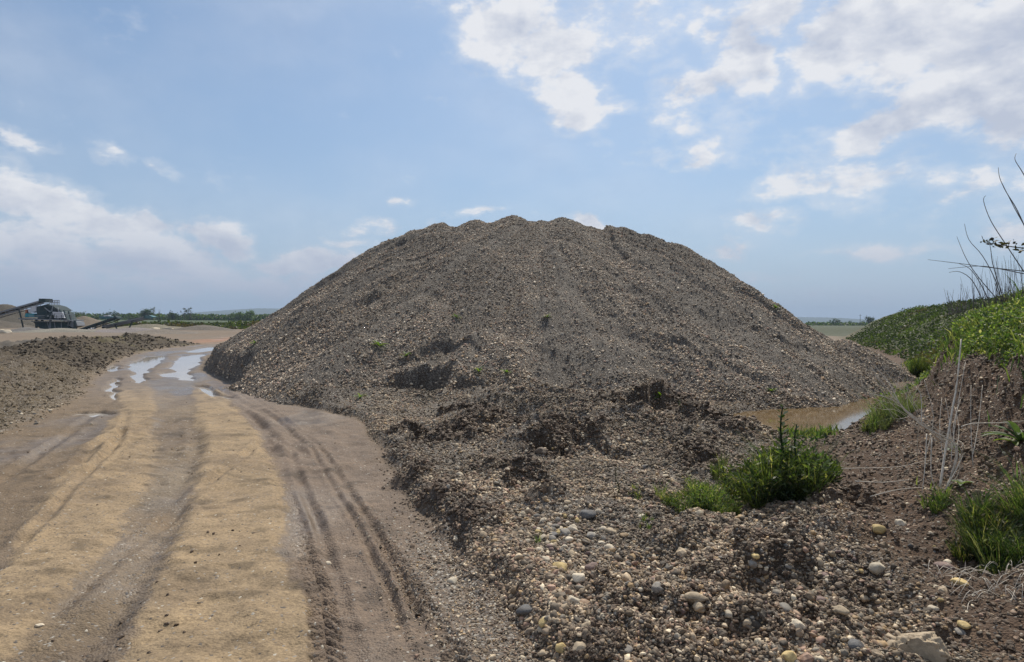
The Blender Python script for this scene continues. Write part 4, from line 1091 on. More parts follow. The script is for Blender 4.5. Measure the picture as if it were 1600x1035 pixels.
rosette('dock_plant', hit(1502, 758), 6, .12, .04, 'small pale rosette right of the foot of the dry branches', 'plant', (.5, 1.2), c3(.14, .17, .10))
rosette('dock_plant', hit(1582, 690), 3, .15, .06, 'bright yellow-green leaves at the foot of the broad-leaved plant', 'plant', (.7, 1.2), c3(.16, .22, .035))

# ------------------------------------------------------------------ dry branches and bare shrub
def smooth_pts(p, k=4):
    out = []
    for i in range(len(p) - 1):
        a = p[max(i - 1, 0)]; b = p[i]; c = p[i + 1]; d = p[min(i + 2, len(p) - 1)]
        for j in range(k):
            t = j / k
            out.append(.5 * ((2 * b) + (c - a) * t + (2 * a - 5 * b + 4 * c - d) * t * t + (-a + 3 * b - 3 * c + d) * t ** 3))
    out.append(p[-1]); return out
def pix_branch(pts, Y, dY=0):
    n = len(pts)
    if Y < 7.5 and min(v for u, v in pts) > 500:         # keep it just in front of the earth behind it
        Y = min(hit(min(u, 1600), v).y for u, v in pts) - .10 - abs(dY) * .5 - (Y - 6.6) * .2
    return smooth_pts([at(u, v, Y + dY * i / max(n - 1, 1)) for i, (u, v) in enumerate(pts)])
dry = empty('dry_branch', at(1472, 765, 6.6))
tag(dry, 'pale dry dead branch leaning left over the bare bank', 'dead branch')
inv = dry.matrix_basis.inverted() if False else None
base = Vector(dry.location)
def branch_obj(name, pts, r0, r1, mat, parent, org, n=5):
    th_ = 1.35 if mat is DRY else 1.0
    mb = MB(); mb.tube([p - org for p in pts], r0 * th_, r1 * th_, n); return mb.build(name, mat, parent, True)
twigs = [([(1478, 765), (1495, 700), (1440, 665), (1405, 630), (1380, 600), (1362, 575)], .0055),
         ([(1500, 712), (1460, 680), (1420, 645), (1395, 625), (1360, 615)], .005),
         ([(1490, 705), (1450, 672), (1412, 640), (1390, 600), (1372, 578), (1355, 560)], .0045),
         ([(1440, 665), (1440, 640), (1438, 615), (1425, 598)], .004), ([(1430, 655), (1452, 650), (1455, 635), (1440, 628)], .003),
         ([(1436, 660), (1434, 690), (1432, 730)], .004), ([(1448, 678), (1446, 720), (1441, 770)], .004), ([(1456, 684), (1455, 740), (1465, 770)], .004),
         ([(1405, 632), (1385, 622), (1366, 612)], .003), ([(1395, 622), (1402, 600), (1408, 575), (1408, 560)], .003), ([(1385, 605), (1370, 592), (1358, 590)], .003),
         ([(1415, 640), (1395, 640), (1372, 628), (1362, 615)], .003), ([(1500, 710), (1498, 740), (1480, 762)], .004), ([(1425, 650), (1400, 655), (1388, 640)], .003),
         ([(1460, 685), (1475, 700), (1490, 708), (1505, 695), (1497, 688)], .003), ([(1420, 645), (1426, 620), (1438, 600), (1436, 590)], .003)]
for (p, r) in list(twigs[:3]) * 3:
    du, dv = random.gauss(0, 20), random.gauss(0, 18)
    twigs.append(([(u + du * k / 3 + random.gauss(0, 4), v + dv * k / 3 + random.gauss(0, 4)) for k, (u, v) in enumerate(p)], r * .4))
for i, (p, r) in enumerate(twigs):
    branch_obj('twig', pix_branch(p, 6.6 + random.uniform(-.25, .25), random.uniform(-.2, .35)), r, r * .35, DRY, dry, base)
st = empty('dead_stalk', at(1469, 762, 6.3)); tag(st, 'tall thin pale upright dry stem crossing the dead branch', 'dry stem')
branch_obj('stem', pix_branch([(1469, 762), (1478, 700), (1488, 640), (1495, 600), (1502, 530)], 6.3, .3), .008, .004, DRY, st, Vector(st.location))
for (p, Y, lb) in [([(1180, 737), (1240, 735), (1330, 732), (1400, 730), (1440, 722)], 6.9, 'long pale dry stem lying level across the weeds'),
                   ([(1336, 752), (1380, 754), (1420, 750)], 6.6, 'short pale stick on the gravel under the dead branch'),
                   ([(1502, 667), (1520, 662), (1560, 661), (1600, 658)], 6.4, 'bent pale stick jutting from the dark earth at the right edge'),
                   ([(1360, 776), (1400, 766), (1440, 762)], 6.2, 'greyish stick angled on the gravel below the dead branch')]:
    o = empty('dry_stick', at(*p[0], Y)); tag(o, lb, 'stick'); branch_obj('stick', pix_branch(p, Y, .1), .0038, .002, DRY, o, Vector(o.location))
for k in range(14):            # hair-thin dead grass stems in front of the dark face
    u = random.uniform(1440, 1530); v = random.uniform(700, 740); h = random.uniform(60, 150)
    if k < 8:
        p = [(u, v), (u + random.uniform(-8, 12), v - h * .5), (u + random.uniform(-15, 25), v - h)]
        branch_obj('twig', pix_branch(p, 6.9, .3), .0025, .0012, DRY, dry, base, 4)

bs_ = empty('bare_shrub', at(1575, 480, 8.0)); tag(bs_, 'leafless shrub with thin dark twigs on top of the bank', 'shrub'); bb = Vector(bs_.location)
stems = [[(1570, 490), (1556, 440), (1535, 400), (1514, 375), (1507, 350)], [(1575, 490), (1553, 420), (1548, 390), (1545, 375)], [(1600, 425), (1570, 380), (1548, 345), (1537, 315), (1540, 306)],
         [(1612, 380), (1590, 330), (1572, 300), (1562, 278), (1560, 262)], [(1620, 310), (1598, 270), (1586, 250), (1588, 240)], [(1605, 360), (1585, 325), (1565, 285)],
         [(1600, 424), (1545, 418), (1500, 412), (1450, 406)], [(1600, 428), (1560, 420), (1530, 416), (1482, 420)], [(1560, 470), (1530, 435), (1510, 405), (1495, 370)],
         [(1545, 470), (1530, 440), (1515, 420), (1498, 412)], [(1540, 480), (1520, 440), (1500, 425), (1483, 426)]]
for s_ in stems: branch_obj('twig', pix_branch(s_, 8.0 + random.uniform(-.4, .3), random.uniform(-.3, .3)), .0065, .0022, TWIG, bs_, bb)
for k in range(110):
    u = random.uniform(1480, 1600); v0 = np.interp(u, [1480, 1600], [482, 452]) + 12; h = random.uniform(15, 75) * (1 if u > 1510 else .6)
    l = random.uniform(-14, 10)
    p = [(u, v0), (u + l * .4, v0 - h * .5), (u + l, v0 - h)]
    branch_obj('twig', pix_branch(p, 8.0 + random.uniform(-.5, .8)), .0032, .0012, TWIG, bs_, bb, 4)
# leafy dark twig entering from the right edge
lt = empty('leafy_twig', at(1640, 400, 5.0)); tag(lt, 'dark leafy twig reaching in from the right edge against the sky', 'twig'); lb_ = Vector(lt.location)
pts = pix_branch([(1650, 392), (1600, 388), (1570, 384), (1540, 379)], 5.0)
branch_obj('twig', pts, .006, .002, TWIG, lt, lb_)
cs = []
for i, p in enumerate(pts):
    for k in range(7): cs.append(p - lb_ + Vector((random.gauss(0, .018), random.gauss(0, .03), random.gauss(-.003, .016))))
leaves('leaves', np.array([tuple(c) for c in cs]), rng.uniform(.025, .05, len(cs)), np.tile(c3(.035, .03, .02), (len(cs), 1)), parent=lt, up=-.1, aspect=.55)

# roots / dry grass in the dark hollow, lower right
hr = hit(1575, 925); o = empty('dry_roots', hr); tag(o, 'tangle of grey dry roots in the dark hollow under the grass', 'roots')
for k in range(60):
    a = Vector((random.uniform(-.22, .35), random.uniform(-.1, .45), 0)); a.z = float(ground_h(np.array([a.x + hr.x]), np.array([a.y + hr.y]))[0]) - hr.z
    b = a + Vector((random.uniform(-.25, .1), random.uniform(-.2, .05), 0)); b.z = float(ground_h(np.array([b.x + hr.x]), np.array([b.y + hr.y]))[0]) - hr.z + .01
    mid = (a + b) / 2 + Vector((random.uniform(-.04, .04), 0, random.uniform(.02, .09)))
    mb = MB(); mb.tube(smooth_pts([a, mid, b], 3), .0022, .0012, 4); mb.build('root', DRY, o, True)

# ------------------------------------------------------------------ stones one can tell apart
STM = {'cream': stone_material('cream_stone', (.62, .53, .40)), 'yellow': stone_material('yellow_stone', (.60, .45, .21)), 'grey': stone_material('grey_stone', (.28, .255, .22)),
       'slate': stone_material('slate_stone', (.145, .14, .135)), 'pink': stone_material('pink_stone', (.27, .19, .165)), 'brown': stone_material('brown_stone', (.20, .155, .115)), 'tan': stone_material('tan_stone', (.48, .38, .26))}
from mathutils import noise as mn
import bmesh
def stone_mesh(seed, sub, dims, rough=.35, mat=None, name='cobble'):
    bm = bmesh.new(); bmesh.ops.create_icosphere(bm, subdivisions=sub, radius=1)
    rs = random.Random(seed); off = Vector((seed * 3.7, seed * 1.9, -seed))
    planes = [(Vector((rs.gauss(0, 1), rs.gauss(0, 1), rs.gauss(0, 1))).normalized(), rs.uniform(.62, .9)) for _ in range(7)]
    for v in bm.verts:
        p = v.co.copy(); k = 1 + rough * mn.noise(p * 1.1 + off) + rough * .45 * mn.noise(p * 2.9 + off) + rough * .22 * mn.noise(p * 7 + off) + (rough * .16 * mn.noise(p * 17 + off) if sub > 3 else 0)
        q = p * k
        for n_, d in planes:
            e = q.dot(n_) - d
            if e > 0: q -= n_ * e * min(1, rough * 2.2)
        v.co = Vector((q.x * dims[0], q.y * dims[1], q.z * dims[2]))
    me = bpy.data.meshes.new(name); bm.to_mesh(me); bm.free()
    me.polygons.foreach_set('use_smooth', np.ones(len(me.polygons), bool))
    if mat: me.materials.append(mat)
    return me
HERO = [  # u, v, width px, flatness, colour, roughness, name, label
    (1440, 1012, 76, .72, 'tan', .5, 'boulder', 'largest pale rough boulder at the bottom right'),
    (873, 886, 22, .75, 'yellow', .3, 'cobble', 'cream-yellow cobble left of the reddish one'), (903, 901, 21, .7, 'cream', .4, 'cobble', 'pale angular cobble just below and right of the cream-yellow one'),
    (926, 887, 22, .75, 'pink', .35, 'cobble', 'dull reddish-brown angular cobble beside two pale ones'), (952, 855, 15, .65, 'cream', .25, 'cobble', 'smooth pale oval cobble in the middle of the stony patch'),
    (823, 951, 30, .5, 'slate', .3, 'stone_slab', 'blue-grey elongated slab on the edge of the gravel'), (851, 971, 19, .7, 'yellow', .25, 'cobble', 'yellowish rounded cobble beside the blue-grey slab'),
    (846, 983, 14, .6, 'cream', .25, 'cobble', 'smaller cream cobble under the yellowish one by the slab'), (919, 978, 19, .65, 'tan', .3, 'cobble', 'tan cobble in front of the dark clod below the stony patch'),
    (878, 1013, 22, .7, 'yellow', .35, 'cobble', 'yellow-cream cobble at the bottom left of the gravel'), (909, 1010, 26, .55, 'tan', .5, 'cobble', 'knobbly tan stone right of the bottom yellow-cream cobble'),
    (895, 938, 22, .7, 'cream', .45, 'cobble', 'knobbly cream cobble below the dark brown clod'), (707, 907, 15, .65, 'cream', .25, 'cobble', 'lone white cobble lying on the smooth road edge'),
    (917, 803, 26, .6, 'slate', .35, 'cobble', 'two-toned grey and slate cobble at the top of the stony patch'), (882, 832, 20, .65, 'grey', .3, 'cobble', 'curved grey cobble in the upper stony patch'),
    (862, 836, 15, .45, 'slate', .3, 'cobble', 'thin dark slate on edge left of the curved grey cobble'), (894, 826, 16, .8, 'cream', .35, 'cobble', 'whitish blocky cobble right of the curved grey one'),
    (842, 860, 16, .7, 'cream', .35, 'cobble', 'pinkish-white cobble near the left end of the stony patch'), (853, 873, 18, .6, 'cream', .35, 'cobble', 'flat pale cobble below the pinkish-white one'),
    (889, 842, 14, .75, 'cream', .3, 'cobble', 'small white cobble under the curved grey one'), (939, 848, 12, .5, 'cream', .3, 'cobble', 'narrow pale pebble left of the smooth oval cobble'), (925, 836, 16, .6, 'grey', .25, 'cobble', 'grey bluish cobble in the centre of the upper stones'),
    (955, 830, 16, .55, 'tan', .3, 'cobble', 'striped tan oval cobble in the upper stones'), (979, 1014, 18, .7, 'grey', .35, 'cobble', 'grey-cream cobble low in the middle of the gravel'),
    (1026, 916, 22, .6, 'grey', .3, 'cobble', 'grey-brown cobble half sunk in the middle gravel'), (1084, 931, 36, .35, 'tan', .4, 'stone_slab', 'flat tan slab on the edge of the dark furrow'), (1092, 946, 18, .7, 'tan', .3, 'cobble', 'tan cobble under the flat slab'),
    (1137, 957, 14, .7, 'cream', .3, 'cobble', 'pale cobble at the right end of the dark furrow'), (1373, 825, 20, .75, 'yellow', .25, 'cobble', 'yellow ochre rounded cobble on the right gravel'), (1407, 817, 15, .9, 'cream', .4, 'cobble', 'small white upright stone right of the ochre cobble'),
    (1371, 887, 24, .75, 'cream', .25, 'cobble', 'biggest smooth cream cobble on the right gravel'), (1475, 884, 26, .5, 'pink', .25, 'cobble', 'flat pinkish cobble by the hollow at the right'), (1500, 909, 25, .4, 'yellow', .3, 'cobble', 'flat yellow stone near the right edge of the gravel'),
    (1280, 878, 18, .75, 'tan', .35, 'cobble', 'tan cobble in the centre of the right gravel'), (1285, 898, 17, .5, 'pink', .3, 'cobble', 'flat pinkish stone just under the tan one on the right gravel'), (1313, 951, 22, .5, 'tan', .25, 'cobble', 'olive-tan oval cobble above the boulder'),
    (1280, 938, 36, .3, 'pink', .4, 'stone_slab', 'flat reddish slab on the ridge left of the olive cobble'), (1226, 950, 26, .7, 'grey', .3, 'cobble', 'round grey-brown cobble on the dark lumpy ridge'), (1337, 1007, 22, .75, 'slate', .25, 'cobble', 'dark purplish round cobble left of the boulder'),
    (1506, 975, 18, .55, 'yellow', .3, 'cobble', 'small yellow cobble above and right of the boulder'), (1500, 986, 17, .35, 'grey', .3, 'cobble', 'flat pale sliver of stone below the small yellow cobble'), (1176, 880, 15, .75, 'grey', .3, 'cobble', 'pale round cobble at the left of the right gravel'),
    (1169, 971, 14, .8, 'tan', .35, 'cobble', 'rusty tan cobble low on the dark lumps'), (1247, 975, 22, .6, 'cream', .5, 'cobble', 'pale blocky stone left of the dark pit on the lumps'), (1234, 1026, 20, .8, 'yellow', .5, 'cobble', 'angular yellowish stone at the bottom edge'),
    (1350, 933, 14, .6, 'tan', .3, 'cobble', 'small tan cobble right of the reddish slab'), (1458, 950, 14, .55, 'cream', .2, 'cobble', 'smooth white oval pebble near the right of the gravel'), (1180, 868, 14, .5, 'yellow', .3, 'cobble', 'small ochre stone behind the pale round cobble'),
    (718, 741, 11, .8, 'cream', .3, 'cobble', 'lone white cobble on the churned foot of the mound'), (700, 760, 9, .7, 'grey', .3, 'cobble', 'small grey cobble left below the lone white one'), (513, 880, 9, .6, 'cream', .3, 'cobble', 'small white stone in the smooth mud of the road'),
    (845, 704, 18, .7, 'brown', .4, 'cobble', 'dark brown stone block in the pit at the foot of the mound'), (62, 977, 12, .4, 'cream', .3, 'cobble', 'flat pale stone in the sandy left strip of the road'),
    (1003, 806, 12, .6, 'cream', .3, 'cobble', 'pale cobble above the tiny tuft'), (1480, 878, 12, .7, 'cream', .3, 'cobble', 'small white pebble above the flat pinkish cobble')]
seenl = set()
for i, (u, v, w, fl, col, rg, nm, lb) in enumerate(HERO):
    p = hit(u, v + w * fl * .25); s = w / F * p.y / 2 * (1.0 if w > 40 else 1.18)
    me = stone_mesh(i + 3, 5 if w > 70 else 3, (s, s * random.uniform(.7, .95), s * fl), rg, STM[col], nm)
    o = bpy.data.objects.new(nm, me); COL.objects.link(o)
    o.location = (p.x, p.y, p.z + s * fl * (.4 if w > 70 else .18)); o.rotation_euler = (random.uniform(-.25, .25), random.uniform(-.25, .25), random.uniform(-.5, .5) if w > 24 else random.uniform(0, 6.28))
    tag(o, lb, 'boulder' if nm == 'boulder' else ('slab' if nm == 'stone_slab' else 'cobble'))
# generic cobbles, look-alikes, share meshes and labels
cm = {c: [stone_mesh(100 + k * 7 + j, 2, (1, random.uniform(.65, .9), random.uniform(.45, .75)), .32, STM[c]) for k in range(3)] for j, c in enumerate(STM)}
zones_ = [(870, 830, 65, 40, 70, 'cobble packed in the stony patch below the dark debris', 'cobbles in the stony patch', (.4, .05, .25, .05, .1, .05, .1), 11),
          (1000, 930, 150, 80, 60, 'half-sunk cobble in the dark gravel between road and lumpy ridge', 'cobbles in the middle gravel', (.2, .1, .3, .1, .1, .1, .1), 9),
          (1330, 890, 150, 75, 80, 'small worn cobble on the brown gravel in front of the bank', 'cobbles on the right gravel', (.2, .08, .2, .05, .2, .12, .15), 9),
          (900, 720, 200, 45, 45, 'stone lying on the churned foot of the mound', 'stones on the churned foot of the mound', (.3, .03, .3, .1, .1, .1, .07), 6),
          (70, 650, 90, 40, 30, 'stone lying in the spoil along the left of the road', 'stones in the left spoil', (.35, .1, .15, .05, .05, .1, .2), 6)]
keys = list(STM)
CW = {'cream': 'cream-white', 'yellow': 'yellowish', 'grey': 'mid-grey', 'slate': 'dark slate-grey', 'pink': 'dull reddish', 'brown': 'dark brown', 'tan': 'tan'}
for (u0, v0, su, sv, n, lb, grp, pr, wpx) in zones_:
    for k in range(n):
        u = random.gauss(u0, su * .55); v = random.gauss(v0, sv * .55)
        if abs(u - u0) > su * 1.3 or abs(v - v0) > sv * 1.2: continue
        if grp.startswith('cobbles in the st') and u < np.interp(v, [780, 1035], [690, 880]): continue
        p = hit(u, v); 
        if p.z < POND_Z + .02: continue
        s = wpx * random.uniform(.7, 1.45) / F * p.y / 2
        c = random.choices(keys, pr)[0]
        o = bpy.data.objects.new('cobble', random.choice(cm[c])); COL.objects.link(o)
        o.scale = (s, s, s); o.location = (p.x, p.y, p.z + s * .10); o.rotation_euler = (random.gauss(0, .3), random.gauss(0, .3), random.uniform(0, 6.28))
        tag(o, CW[c] + ' ' + lb, 'cobble', grp)

# ------------------------------------------------------------------ screening plant and conveyors, 88 m away on the left
MY = 88.0; K = MY / F
org = at(85, 523, MY); org.z = 0.0
DARK, CYAN, WHITE, GREYM, BELT = metal_material('dark_machine_paint', (.040, .066, .075), .8, .25), metal_material('turquoise_paint', (.03, .28, .34), .4, .25), metal_material('white_sheet_metal', (.62, .64, .68), .4, .25), metal_material('grey_steel', (.22, .24, .27)), metal_material('black_belt', (.025, .025, .027), .8, .6)
def pl(u, v, y=0.0):
    q = at(u, v, MY + y) - org; return Vector((q.x, y, q.z))
pm_ = empty('screening_machine', org); tag(pm_, 'dark mobile screening machine with white panels and a turquoise engine housing', 'machine')
def quad(mb, pts, y0, y1): mb.prism([(pl(u, v).x, pl(u, v).z) for u, v in pts], y0, y1)
mb = MB(); quad(mb, [(67, 480), (78, 478), (98, 482), (110, 489), (116, 500), (70, 500)], -1.3, .6); mb.build('screen_box', DARK, pm_)
for k in range(6):
    mb = MB(); mb.beam(pl(72 + k * 7, 479 + k * 1.5, -1.36), pl(76 + k * 7, 500, -1.36), .14); mb.build('rib', DARK, pm_)
for k in range(4):
    u0 = 96 + k * .8; v0 = 488 + k * 2.4
    mb = MB(); quad(mb, [(u0, v0), (u0 + 15, v0), (u0 + 16, v0 + 2.1), (u0 + .8, v0 + 2.1)], -1.75, -1.45); mb.build('white_panel', WHITE, pm_)
mb = MB(); quad(mb, [(45, 497.5), (119, 500), (119, 501.6), (45, 499)], -1.9, 1.6); mb.build('walkway', GREYM, pm_)
mb = MB(); quad(mb, [(60, 502), (118, 502.5), (112, 514), (100, 521), (82, 521), (70, 512)], -1.1, 1.1); mb.build('hopper', DARK, pm_)
mb = MB(); quad(mb, [(50, 490), (63, 490.5), (63.5, 496), (49, 495.5)], -1.2, .8)
mb.build('engine_housing', CYAN, pm_)
mb = MB(); quad(mb, [(52, 483), (61, 482), (61, 489), (53, 489)], -1.0, .6); mb.build('side_cabinet', WHITE, pm_)
mb = MB(); quad(mb, [(61.5, 479), (68, 478.5), (68.5, 487), (62, 487.5)], -1.45, -.3); mb.build('white_cabinet', WHITE, pm_)
mb = MB(); quad(mb, [(49, 484), (51.5, 484), (51, 496), (48.5, 496)], -1.1, -.6); mb.build('orange_post', metal_material('orange_paint', (.40, .12, .05)), pm_)
for (u, v0, v1) in [(57, 499, 520), (66, 500, 521), (79, 500, 522), (117, 501, 521)]:
    for y in (-1.0, 1.0):
        mb = MB(); mb.beam(pl(u, v0, y), pl(u, v1 + 1, y), .22); mb.build('leg', GREYM if u == 79 else DARK, pm_)
mb = MB(); mb.beam(pl(60, 502, -.9), pl(79, 520, -.9), .18); mb.build('brace', DARK, pm_)
mb = MB(); mb.beam(pl(100, 502, -1.15), pl(112, 519, -1.15), .16); mb.build('brace', DARK, pm_)
for k in range(7):
    mb = MB(); mb.beam(pl(78 + k * 2.4, 476.5, -1.3), pl(78 + k * 2.4, 469.2, -1.3), .06); mb.build('railing_post', GREYM, pm_)
for v in (469.5, 473):
    mb = MB(); mb.beam(pl(78, v, -1.3), pl(93, v, -1.3), .06); mb.build('rail', GREYM, pm_)
for k in range(5): mb = MB(); mb.beam(pl(80 + k * 8, 498, -1.8), pl(80 + k * 8, 492.5, -1.8), .05); mb.build('railing_post', GREYM, pm_)
LIGHTG = metal_material('faded_grey_paint', (.30, .33, .36), .6, .35)
mb = MB(); quad(mb, [(74, 479), (85, 476.5), (95, 479), (104, 485), (99, 487), (88, 481), (76, 482)], -1.5, 1.1); mb.build('top_hood', metal_material('dusty_teal_paint', (.03, .05, .057), .8, .2), pm_)
for (a, b, w) in [((70, 481), (92, 499), .10), ((83, 478), (78, 499), .09), ((90, 480), (95, 499), .09), ((76, 486), (112, 492), .08), ((72, 491), (98, 496), .08)]:
    mb = MB(); mb.beam(pl(*a, -1.48), pl(*b, -1.48), w); mb.build('pipe', LIGHTG, pm_)
for (u, v) in [(82, 491), (89, 493), (75, 494)]:
    mb = MB(); mb.tube([pl(u, v, -1.6), pl(u, v, -1.35)], .36, .36, 14); w_ = mb.build('flywheel', DARK, pm_)
    mb = MB(); mb.tube([pl(u, v, -1.66), pl(u, v, -1.6)], .12, .12, 8); mb.build('hub', LIGHTG, w_)
mb = MB(); quad(mb, [(60, 502), (118, 502.5), (118, 503.6), (60, 503.2)], -1.35, -1.12); mb.build('chassis_rail', LIGHTG, pm_)
for k_ in range(4):
    mb = MB(); mb.beam(pl(74 + k_ * 11, 504, -1.14), pl(78 + k_ * 9, 518, -1.14), .09); mb.build('rib', GREYM, pm_)
mb = MB(); mb.beam(pl(45, 493, -1.85), pl(70, 493.5, -1.85), .06); mb.beam(pl(45, 495.2, -1.85), pl(70, 495.8, -1.85), .05); mb.build('rail', LIGHTG, pm_)
mb = MB(); quad(mb, [(112, 501), (126, 503), (128, 509), (120, 512), (113, 508)], -.9, .7); mb.build('side_chute', GREYM, pm_)
mb = MB(); quad(mb, [(40, 497.5), (47, 497.5), (46, 500), (41, 500)], -1.0, .6); mb.build('tool_box', GREYM, pm_)
def conveyor(name, a, b, thick, y, label, width=1.1, legs=(), rail=GREYM, head=None):
    root = empty(name, org); tag(root, label, 'conveyor', 'conveyors of the screening plant')
    A, B = pl(*a, y), pl(*b, y); up = Vector((0, 0, 1))
    mb = MB(); mb.beam(A + up * .1, B + up * .1, width * .8, .10); mb.build('belt', BELT, root)
    for s in (-1, 1):
        o_ = Vector((0, s * width / 2, 0)); mb = MB()
        mb.beam(A + o_ + up * .05, B + o_ + up * .05, .10, .20); mb.beam(A + o_ - up * thick, B + o_ - up * thick, .09, .10)
        n = max(4, int((B - A).length / 1.3))
        for k in range(n):
            p, q = A.lerp(B, k / n), A.lerp(B, (k + 1) / n)
            mb.beam(p + o_, q + o_ - up * thick, .05); mb.beam(q + o_, q + o_ - up * thick, .05)
        mb.build('side_truss', rail, root)
    n = max(3, int((B - A).length / 2))
    for k in range(n + 1):
        p = A.lerp(B, k / n); mb = MB(); mb.tube([p + Vector((0, -width / 2, -.1)), p + Vector((0, width / 2, -.1))], .09, .09, 8); mb.build('roller', DARK, root)
    mb = MB(); mb.tube([B + Vector((0, -width / 2, 0)), B + Vector((0, width / 2, 0))], .25, .25, 10); mb.build('head_drum', head or DARK, root)
    for (p0, p1) in legs:
        for s in (-1, 1):
            mb = MB(); mb.beam(pl(*p0, y + s * width / 2), pl(*p1, y + s * width / 2), .13); mb.build('leg', DARK, root)
    return root
c1 = conveyor('conveyor', (-45, 503), (73, 470), .42, -.2, 'long conveyor climbing from the left edge to the top of the screening machine', 1.2, [((-20, 497), (-14, 521)), ((30, 484), (38, 520))], GREYM)
mb = MB(); mb.box(pl(71.5, 470, -.2), (.9, 1.4, .5)); mb.build('head_guard', DARK, c1)
c2 = conveyor('conveyor', (108, 522.5), (183, 497), .25, -1.2, 'dark low conveyor running up to the right from under the machine', 1.0, [((150, 509), (146, 522))], DARK)
mb = MB(); quad(mb, [(166, 494), (184, 495), (196, 497.5), (192, 499.5), (168, 498)], -1.6, -.6); mb.build('head_cover', metal_material('blue_grey_paint', (.07, .17, .21)), c2)
mb = MB(); quad(mb, [(174, 493), (181, 492.5), (181, 494.5), (174, 495)], -1.65, -1.0); mb.build('white_cover', WHITE, c2)
c3_ = conveyor('conveyor', (163, 511), (230, 496), .22, .8, 'thin rear conveyor ending in a blue head at the far right', .9, [((207, 502), (199, 519)), ((180, 507), (184, 519))], GREYM)
mb = MB(); quad(mb, [(222, 493.5), (231, 493), (238, 495.5), (236, 498), (223, 498)], .3, 1.2); mb.build('head_cover', metal_material('turquoise_grey_paint', (.08, .20, .23)), c3_)
fr = empty('support_frame', org); tag(fr, 'pale steel support frame leaning under the low conveyor', 'frame')
for p0, p1 in [((142, 513), (152, 523)), ((141, 523), (149, 514)), ((138, 514), (140, 524)), ((139, 517), (152, 521)), ((146, 513), (141, 518))]:
    mb = MB(); mb.beam(pl(*p0, -2.4), pl(*p1, -2.4), .13); mb.build('bar', WHITE, fr)

# heaps of product round the machine
def heap(x, y, rx, ry, h, col, label, seed, peb=.2):
    n = 46; t = np.linspace(-1.15, 1.15, n); X, Y = np.meshgrid(x + t * rx, y + t * ry); X, Y = X.ravel(), Y.ravel()
    q = np.sqrt(((X - x) / rx) ** 2 + ((Y - y) / ry) ** 2)
    f = 4.0 / max(rx, 1)
    z = ground_h(X, Y) + h * np.clip(1.02 - np.sqrt(q * q + .02), -.3, 1) * (1 + .18 * fbm(X * f * .5, Y * f * .5, 3, seed)) + h * .06 * fbm(X * f * 1.4, Y * f * 1.4, 3, seed + 1)
    i = (np.arange(n - 1)[:, None] * n + np.arange(n - 1)[None, :]); F4 = np.stack([i, i + 1, i + 1 + n, i + n], -1).reshape(-1, 4)
    c = np.tile(np.array(col), (n * n, 1)) * (1 + .3 * fbm(X * f, Y * f, 3, seed + 2))[:, None]
    alb = np.concatenate([c, np.ones((n * n, 1))], 1); prm = np.tile([.9, .4, peb, 1], (n * n, 1))
    o = mesh_from('soil_heap' if 'soil' in label else 'gravel_heap', np.stack([X, Y, z], 1), F4, EARTH, True, {'alb': alb, 'prm': prm})
    return tag(o, label, 'heap')
def hp(u, Y): return (u - 800) / F * Y
heap(hp(45, 78), 78, 3.6, 3, .6, (.13, .125, .12), 'dark grey gravel heap under the long conveyor', 201)
heap(hp(95, 76), 76, 6.0, 3, .5, (.20, .185, .15), 'wide pale grey gravel heap in front of the screening machine', 202)
heap(hp(160, 80), 80, 4.0, 3, .4, (.24, .205, .165), 'tan gravel heap below the low conveyor', 203)
heap(hp(205, 78), 78, 5.5, 4, .6, (.19, .165, .16), 'purplish grey gravel heap under the rear conveyor', 204)
heap(hp(255, 74), 74, 4.0, 4, .5, (.17, .14, .11), 'low brown soil heap right of the rear conveyor', 205)
heap(hp(130, 125), 125, 7.0, 5, 2.2, (.15, .115, .08), 'reddish soil heap behind the machine', 206)
heap(hp(10, 140), 140, 14.0, 8, 4.8, (.065, .055, .038), 'dark brown soil heap behind the long conveyor at the left edge', 207)
heap(hp(-30, 110), 110, 9.0, 6, 2.0, (.07, .055, .038), 'lower brown soil heap at the left edge behind the conveyor legs', 208)
heap(hp(235, 100), 100, 8.0, 5, .9, (.17, .15, .10), 'brown soil heap behind the rear conveyor head', 209)
heap(hp(318, 95), 95, 5.0, 3, .9, (.12, .10, .08), 'small dark soil heap on the far pit floor', 210)
# a few pale blocks on the far floor
for (u, Y, w, lb) in [(8, 70, .8, 'white block at the left edge below the conveyor'), (242, 92, .9, 'flat white slab of rubble right of the machine'), (222, 88, 1.2, 'long pale slab of rubble right of the machine'), (262, 96, .9, 'pale grey slab of rubble furthest from the machine')]:
    x = hp(u, Y); me = stone_mesh(300 + u, 3, (w, w * .5, .28), .4, STM['cream'], 'rubble_block'); o = bpy.data.objects.new('rubble_block', me); COL.objects.link(o)
    o.location = (x, Y, float(ground_h(np.array([x]), np.array([Y]))[0]) + .15); tag(o, lb, 'rubble')

